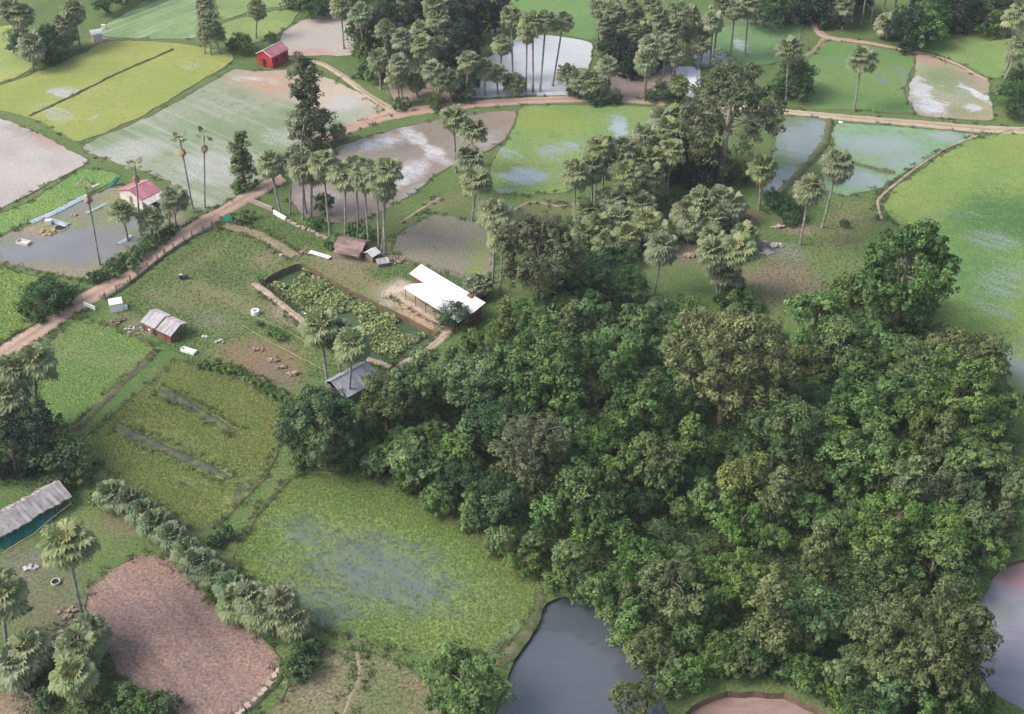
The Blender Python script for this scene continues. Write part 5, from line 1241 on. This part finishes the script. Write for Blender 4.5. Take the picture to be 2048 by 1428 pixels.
# long thatched shed at the lower left with green netting
s0, s1 = G(-30, 1078, 1.9), G(132, 985, 1.9)
ax = (s1 - s0); L2 = ax.length; ax.normalize(); rz = math.atan2(ax.y, ax.x)
r = empty('thatched_shed', (s0.x, s0.y, 0), rz); tag(r, 'long low shed with ragged grey thatch at the left edge', 'shed')
def ragged(y0, z0, y1, z1, nn=26):
    pts_a = [(-.3 + (L2 + .5) * i / nn, y0 + random.uniform(-.05, .05), z0 + random.uniform(-.06, .1)) for i in range(nn + 1)]
    pts_b = [(-.3 + (L2 + .5) * i / nn, y1 + random.uniform(-.22, .22), z1 + random.uniform(-.1, .05)) for i in range(nn + 1)]
    m = MB(); v = pts_a + pts_b; k = nn + 1
    lo = [(p[0], p[1], p[2] - .16) for p in v]
    f = [(i, k + i, k + i + 1, i + 1) for i in range(nn)] + [(2 * k + i + 1, 3 * k + i + 1, 3 * k + i, 2 * k + i) for i in range(nn)]
    f += [(k + i, 3 * k + i, 3 * k + i + 1, k + i + 1) for i in range(nn)] + [(i + 1, 2 * k + i + 1, 2 * k + i, i) for i in range(nn)] + [(0, 2 * k, 3 * k, k), (k - 1, 2 * k - 1, 4 * k - 1, 3 * k - 1)]
    return m.add(v + lo, f)
ragged(1.5, 3.0, -1.0, 1.75).build('roof', M['thatch'], r)
ragged(1.6, 2.95, 3.2, 2.05).build('roof', M['thatch'], r)
tt = MB()
for k in range(9): tt.box((L2 * .3 + k * L2 * .06, 1.9 + random.uniform(-.1, .3), 2.98), (.08, 1.3, .05), random.uniform(-.3, .3), (-.35, 0))
tt.build('loose_batten', M['wood'], r)
for k in range(7):
    for y0, h_ in ((-.7, 1.75), (1.5, 2.85), (3.0, 2.0)): MB().tube([(.2 + k * (L2 - .4) / 6, y0, -.1), (.2 + k * (L2 - .4) / 6, y0, h_)], .06, 6).build('post', M['wood'], r)
# netting beside the shed, sagging between its poles
nv, nf = [], []
q0, q1 = G(-6, 1092), G(104, 1028)
dd = (q1 - q0); nl = dd.length; dd.normalize(); sd_ = Vector((dd.y, -dd.x, 0))
for i in range(25):
    for j in range(4):
        p = q0 + dd * nl * i / 24 + sd_ * (j * .55 - .4); nv.append(p + Vector((0, 0, 1.0 - j * .26 + .12 * math.sin(i * 1.3 + j) - .15 * math.sin(i / 24 * math.pi * 4) ** 2)))
nf = [(i * 4 + j, i * 4 + j + 1, i * 4 + j + 5, i * 4 + j + 4) for i in range(24) for j in range(3)]
tag(mesh_obj('green_netting', nv, nf, M['net'], smooth=True), 'teal green netting hung along the thatched shed', 'netting')
fr = empty('pole_fence', G(60, 1075)); tag(fr, 'crooked pale pole fence in front of the green netting', 'fence')
fp = [G(*q) for q in [(8,1118),(40,1096),(70,1078),(104,1050),(146,1016)]]
rail = MB(); off = fp[0] * 0 + G(60, 1075)
rail.tube([p - off + Vector((0, 0, .95 + random.uniform(-.1, .1))) for p in fp], .05, 6); rail.build('rail', M['pale_bark'], fr)
for p in fp: MB().tube([p - off, p - off + Vector((random.uniform(-.1, .1), 0, 1.15))], .05, 6).build('post', M['pale_bark'], fr)

# roadside fence of posts and low wall panels
fr = empty('roadside_fence', G(320, 530)); tag(fr, 'concrete post fence with low wall along the red dirt road', 'fence')
o0 = G(320, 530)
line = catmull([G(*q) for q in [(212,600),(262,566),(330,512),(385,476),(425,456)]], False, 2.2)
pan = MB()
for i, p in enumerate(line):
    MB().box(p - o0 + Vector((0, 0, .7)), (.18, .18, 1.7)).build('post', M['wood'], fr)
    if i:
        q = line[i - 1]; mdp = (p + q) / 2 - o0; d_ = p - q
        pan.box(mdp + Vector((0, 0, .25 + .04 * (i % 3))), (d_.length * .96, .08, .55), math.atan2(d_.y, d_.x))
pan.build('wall_panel', M['pinkstone'], fr)
for q0, q1, lb in [((500,404),(545,422),'pale low wall beside the dirt road gate'), ((548,428),(572,442),'short white low wall behind the yard')]:
    a, b = G(*q0), G(*q1); d_ = b - a
    o = MB().box((0, 0, .35), (d_.length, .3, .8), 0).box((0, 0, .79), (d_.length + .1, .42, .08), 0).build('low_wall', M['pinkstone' if q0[0] == 500 else 'white']); o.location = (a + b) / 2; o.rotation_euler = (0, 0, math.atan2(d_.y, d_.x)); tag(o, lb, 'wall')
# rough stone edge behind the palm row
st = MB()
cl = catmull([G(*q) for q in [(574,442),(598,454),(622,464),(650,478)]], False, .7)
for p in cl: st.box(p - cl[0] + Vector((random.uniform(-.2, .2), random.uniform(-.2, .2), .15)), (random.uniform(.6, 1.1), random.uniform(.4, .7), random.uniform(.3, .55)), random.uniform(0, 3), (random.uniform(-.2, .2), random.uniform(-.2, .2)))
o = st.build('stone_edge', M['pinkstone']); o.location = cl[0]; tag(o, 'rough pale stone edging along the back of the yard', 'wall')
# dotted stone wall at the corner of the ploughed plot
st = MB(); cl = catmull([G(*q) for q in [(556,1346),(530,1384),(478,1432)]], False, .8)
for p in cl: st.box(p - cl[0] + Vector((0, 0, .2)), (random.uniform(.5, .8), random.uniform(.4, .6), random.uniform(.4, .7)), random.uniform(0, 3), (random.uniform(-.15, .15), 0))
o = st.build('stone_wall', M['pinkstone']); o.location = cl[0]; tag(o, 'grey rough stone wall at the ploughed plot corner', 'wall')

# ------------------------------------------------------------------ small things
def at(o, px, py, rz=0.0, z=0.0): o.location = G(px, py) + Vector((0, 0, z)); o.rotation_euler = (0, 0, rz); return o
def heap(name, mat, label, px, py, r_, nn, cat='pile', sz=(.2, .55), h=.5):
    m = MB()
    for _ in range(nn):
        a, d_ = random.uniform(0, 6.28), r_ * random.random() ** .6
        s_ = random.uniform(*sz)
        m.box((math.cos(a) * d_ * 1.3, math.sin(a) * d_ * .8, s_ * .3 + random.uniform(0, h) * (1 - d_ / r_)), (s_ * random.uniform(.8, 1.8), s_, s_ * random.uniform(.3, .7)), random.uniform(0, 3.1), (random.uniform(-.4, .4), random.uniform(-.4, .4)))
    return tag(at(m.build(name, M[mat]), px, py), label, cat)

# white block tank with a smaller step beside it
r = empty('water_tank', G(234, 618), .35); tag(r, 'white square water tank on the grass by the road fence', 'water tank')
MB().box((0, 0, .75), (2.0, 1.9, 1.5)).build('body', M['white'], r); MB().box((0, 0, 1.54), (2.15, 2.05, .1)).box((.3, .2, 1.63), (.6, .6, .1)).build('lid', M['white'], r); MB().box((1.35, -.4, .3), (.7, .8, .6)).build('step', M['white'], r)
o = MB().box((0, 0, .5), (2.6, .18, .7)).box((-1.1, 0, .1), (.15, .15, .5)).box((1.1, 0, .1), (.15, .15, .5)).build('white_barrier', M['white']); tag(at(o, 180, 617, -.55), 'pale white concrete barrier at the road edge', 'barrier')
heap('junk_pile', 'rust', 'brown junk heap between the white tank and the grey shed', 240, 642, 1.2, 16)
heap('junk_pile', 'concrete', 'grey scrap heap left of the grey shed', 268, 660, 1.3, 14, sz=(.15, .4))
# motorbike sized dark bundle on the grass
m = MB().box((0, 0, .35), (1.4, .5, .5), 0, (0, .1)).box((.5, 0, .65), (.5, .4, .3), .2).box((-.5, .05, .6), (.6, .45, .2), -.2)
tag(at(m.build('covered_bundle', M['cloth']), 368, 558, .2), 'dark blue covered bundle on the open yard grass', 'bundle')
tag(at(MB().box((0, 0, .2), (.6, .5, .4)).box((.1, 0, .45), (.3, .3, .15), .4).build('white_sack', M['white']), 362, 554, .4), 'white sack beside the dark blue bundle', 'sack')
# concrete well ring
def ring(name, mat, px, py, ro, ri, h, label, cat):
    k = 24; v = []
    for rr, z in ((ro, -.05), (ro, h), (ri, h), (ri, .05)):
        v += [(math.cos(2 * math.pi * i / k) * rr, math.sin(2 * math.pi * i / k) * rr, z) for i in range(k)]
    f = [(a * k + i, a * k + (i + 1) % k, (a + 1) * k + (i + 1) % k, (a + 1) * k + i) for a in range(3) for i in range(k)]
    r = empty(name, G(px, py)); tag(r, label, cat)
    mesh_obj('rim', v, f, M[mat], r)
    mesh_obj('water', [(math.cos(2 * math.pi * i / k) * ri, math.sin(2 * math.pi * i / k) * ri, .12) for i in range(k)], [tuple(range(k))], M['dark'], r)
ring('well', 'white', 511, 628, .68, .42, .75, 'white concrete well ring on the grass beside the hose', 'well')
ring('basin', 'concrete', 112, 1166, .6, .48, .35, 'round whitish basin on the grass of the lower left yard', 'basin')
ring('hoop', 'concrete', 122, 456, 1.25, 1.1, .18, 'white hoop lying on the bank of the dark plot', 'hoop')
for q, lb in (([(486,652),(540,684),(600,716),(656,744)], 'long yellow green hose across the yard garden'), ([(516,636),(560,656),(604,680),(614,694)], 'shorter pale hose leading from the well')):
    cl = catmull([G(*k) for k in q], False, 1.0)
    o = MB().tube([p - cl[0] + Vector((random.uniform(-.04, .04), random.uniform(-.04, .04), .12)) for p in cl], .045, 6).build('garden_hose', M['rope']); o.location = cl[0]; tag(o, lb, 'hose')
# troughs, boats
def trough(label, px, py, L_, W_, rz, mat='white', h=.5, name='trough'):
    r = empty(name, G(px, py), rz); tag(r, label, 'trough')
    m = MB(); m.box((0, W_ / 2, h / 2), (L_, .08, h)).box((0, -W_ / 2, h / 2), (L_, .08, h)).box((L_ / 2, 0, h / 2), (.08, W_ - .08, h)).box((-L_ / 2, 0, h / 2), (.08, W_ - .08, h)); m.build('rim', M[mat], r)
    MB().box((0, 0, .1), (L_ - .1, W_ - .1, .1)).build('base', M[mat], r)
trough('white trough on the yard edge below the grey shed', 378, 704, 2.6, .8, -.45)
trough('pale grey trough at the left of the dark plot', 48, 487, 2.4, 1.2, -.35, 'cream', .5)
r = empty('covered_trench', G(640, 512), -.5); tag(r, 'long white covered slab trench beside the rusty hut', 'slab')
MB().box((0, 0, .3), (4.4, .9, .12)).build('slab', M['white'], r); 
for q in (-1, 0, 1): MB().box((q * 1.8, 0, .12), (.3, .8, .26)).build('block', M['pinkstone'], r)
heap('brick_pile', 'rubble', 'heap of pinkish bricks at the far corner of the weedy pond', 606, 508, 1.1, 26, sz=(.15, .4))
tag(at(MB().box((0, 0, .2), (.5, .5, .45), .3).box((0, 0, .46), (.3, .3, .1), .3).build('cream_box', M['cream']), 562, 513), 'small cream box left of the brick heap', 'box')
heap('debris_pile', 'rubble', 'pinkish debris heap between the tiny white hut and the white roof', 795, 522, 1.6, 40, sz=(.15, .45))
heap('debris_pile', 'pinkstone', 'pale broken blocks right of the low grey coop', 778, 528, .5, 10, sz=(.2, .5))
heap('debris_pile', 'concrete', 'pale plastic rubbish on the yard edge right of the grey shed', 441, 683, .55, 9, sz=(.2, .5), h=.3)
for px, py, lb in ((410,674,'single pale scrap on the grass near the trough'), (606,627,'white scrap beside the pond path'), (1682,246,'white stone on the verge of the straight road')): heap('scrap', 'white', lb, px, py, .35, 4, 'scrap', (.2, .4), .1)
for i, (px, py) in enumerate(((545,720),(515,700),(560,735),(590,748))): heap('soil_heap', 'rubble', ['brown soil heap in the middle of the yard garden', 'brown soil heap at the left of the yard garden', 'brown soil heap at the right of the yard garden', 'brown soil heap nearest the grey barn'][i], px, py, .8, 14, 'soil heap', (.2, .5), .35)
# green tarp tent at the road
p_ = G(456, 440)
v = [(-1.0, -.8, 0), (1.0, -.7, 0), (1.1, .8, 0), (-.9, .9, 0), (-.5, .05, 1.15), (.6, .1, 1.2)]
o = mesh_obj('green_tarp', v, [(0, 1, 5, 4), (1, 2, 5), (2, 3, 4, 5), (3, 0, 4)], M['tarp']); o.location = p_; tag(o, 'bright green tarpaulin heap at the roadside', 'tarp')
for px, py, rz, lb in ((500,436,-.1,'pale plank lying on grass behind the tarpaulin'), (192,372,.9,'white sheet panel leaning left of the pink roof')):
    tag(at(MB().box((0, 0, .12), (1.8, .5, .1)).box((0, .15, .2), (1.6, .12, .06)).build('plank', M['cream']), px, py, rz), lb, 'plank')
# fish nets and junk round the dark flooded plot
def net(label, pts, wd, mat='bluenet', h=.35):
    cl = catmull([G(*q) for q in pts], False, .8); v, f = [], []
    for i, p in enumerate(cl):
        t = cl[min(i + 1, len(cl) - 1)] - cl[max(i - 1, 0)]; nn = Vector((t.y, -t.x, 0)).normalized()
        for j in range(4): v.append(p - cl[0] + nn * (j - 1.5) * wd / 3 + Vector((0, 0, .1 + h * random.random() * (1 if 0 < j < 3 else .2))))
    for i in range(len(cl) - 1): f += [(i * 4 + j, i * 4 + j + 4, i * 4 + j + 5, i * 4 + j + 1) for j in range(3)]
    o = mesh_obj('fish_net', v, f, M[mat], smooth=True); o.location = cl[0]; tag(o, label, 'net')
net('pale blue net along the far bank of the dark plot', [(60,446),(100,430),(140,410),(175,392)], 1.5)
net('pale blue net heap near the white hoop', [(96,440),(118,446),(136,452)], 1.4)
net('teal net beside the pink roofed house', [(218,376),(228,364),(236,356)], .9, 'net')
net('blue net strip between the dying palms', [(172,428),(190,420),(214,408)], .8)
net('pale net scrap on the bank below the small palms', [(236,490),(250,482),(264,472)], .9)
heap('straw_heap', 'straw', 'yellow straw heap by the white hoop', 95, 466, 1.2, 26, sz=(.2, .6))
heap('straw_heap', 'straw', 'small ochre straw heap left of the first dying palm', 146, 432, .6, 12, sz=(.2, .4))
tag(at(MB().box((0, 0, .4), (1.0, .8, .8), .2).box((0, 0, .84), (1.1, .9, .08), .2).build('white_crate', M['white']), 98, 448), 'white crate standing beside the straw heap', 'crate')
# white shelter at the far left and other far bits
r = empty('white_shelter', G(196, 82), .4); tag(r, 'small white shelter by the left palm clump', 'shelter')
MB().box((0, 0, 1.0), (2.2, 1.8, 2.0)).build('wall', M['cream'], r); MB().slab([(-1.4, -1.2, 2.1), (1.4, -1.2, 2.1), (1.4, 1.2, 2.5), (-1.4, 1.2, 2.5)], .06).build('roof', M['white_roof'], r)
heap('junk_pile', 'rust', 'reddish junk at the foot of the left palm clump', 164, 98, .8, 10)
tag(at(MB().box((0, 0, .5), (.9, .5, 1.0)).box((0, 0, 1.03), (1.0, .6, .06)).build('white_box', M['white']), 208, 58), 'small white box beside the white shelter', 'box')
heap('stone_pile', 'rubble', 'reddish stone pile by the central bushy palms', 1488, 436, 1.6, 30, sz=(.25, .7))
heap('stone_pile', 'pinkstone', 'pale stones at the foot of the right palm', 1556, 456, .9, 14)
for i, q in enumerate(((1384,512),(1530,505),(1552,492),(1520,488))): heap('rubble_pile', ['rubble', 'concrete', 'concrete', 'pinkstone'][i], ['brown rubble between the two pale palms', 'grey rubble left of the brown slope', 'grey stones behind the brown slope', 'pale rubble behind the grey rubble'][i], q[0], q[1], 1.1, 30, sz=(.25, .55), h=.3)
for i, q in enumerate(((44,1220),(132,1226),(126,1268),(62,1136),(100,1290),(60,1380))): heap('debris_pile', ['cloth', 'rubble', 'pinkstone', 'concrete', 'concrete', 'straw'][i], ['dark bluish debris heap in the lower left yard', 'brown boards heap left of the ploughed plot', 'pale broken pieces above the low palms', 'pale rubbish near the thatched shed', 'grey scrap beside the lowest palms', 'dry leaf heap at the lower left corner'][i], q[0], q[1], [.9, 1.1, .7, .6, .6, 1.0][i], 16, sz=(.15, .5), h=.35)
m = MB().tube([(-2.2, -.3, .25), (-.6, .2, .3), (1.0, .1, .28), (2.4, -.4, .3)], [.16, .18, .14, .08], 8); m.tube([(.2, .15, .3), (.9, .9, .4)], [.08, .04], 6)
tag(at(m.build('fallen_log', M['pale_bark']), 46, 1388, -.5), 'pale fallen trunk at the lower left corner', 'log')
m = MB().tube([(0, 0, .2), (1.3, -.5, .25), (2.2, -1.3, .2), (2.0, -1.9, .15)], [.1, .09, .07, .04], 7)
tag(at(m.build('fallen_branch', M['bark']), 316, 1128, 0), 'dark fallen branch at the top of the ploughed plot', 'branch')
for q, lb in (((1128,590),'pale bare log under the big brownish tree'),): tag(at(MB().tube([(-1.4, .1, 3.2), (0, -.15, 3.1), (1.4, .15, 3.3)], [.12, .14, .08], 7).build('dead_limb', M['pale_bark']), *q), lb, 'branch')
# ------------------------------------------------------------------ air
n = NT('air_haze')
pv = n.n('ShaderNodeVolumePrincipled'); pv.inputs['Color'].default_value = (.86, .92, 1, 1); pv.inputs['Density'].default_value = .0002; pv.inputs['Anisotropy'].default_value = .3
n.t.links.new(pv.outputs[0], n.out.inputs['Volume'])
o = MB().box((0, 0, 66), (5200, 5200, 140)).build('haze', n.m); o['kind'] = 'stuff'; o['label'] = 'thin pale haze over the whole plain'; o['category'] = 'haze'
S.cycles.volume_bounces = 0
# ------------------------------------------------------------------ labels: look first, then place, then order
ORD = ['first', 'second', 'third', 'fourth', 'fifth', 'sixth', 'seventh', 'eighth', 'ninth', 'tenth', 'eleventh', 'twelfth', 'thirteenth', 'fourteenth', 'fifteenth']
by = {}
for o, adj, p in NAMED:
    lab = adj
    if not any(w_ in adj for w_ in (' beside ', ' behind ', ' under ', ' of the palm grove', ' between ', ' in front ', ' right of ', ' over ', ' at the ', ' near the ', ' along ', ' left of ', ' in the ')) or o['group'] in ('trees of the dense thicket',) and ' ' + adj.split()[-1] == ' tree':
        lab = adj + ' ' + place_words(*p)
    by.setdefault(lab, []).append((p, o))
for lab, xs in by.items():
    xs.sort(key=lambda t: t[0][0])
    for i, (p, o) in enumerate(xs):
        if len(xs) == 1: o['label'] = lab
        else: o['label'] = lab + ', ' + (ORD[i] + ' from left' if i < len(ORD) else ORD[len(xs) - 1 - i] + ' from right')
for o in list(COL.objects):
    lb = o.get('label')
    if lb:
        ws = lb.split()
        if len(ws) > 16: print('LONG', lb); o['label'] = ' '.join(ws[:16])
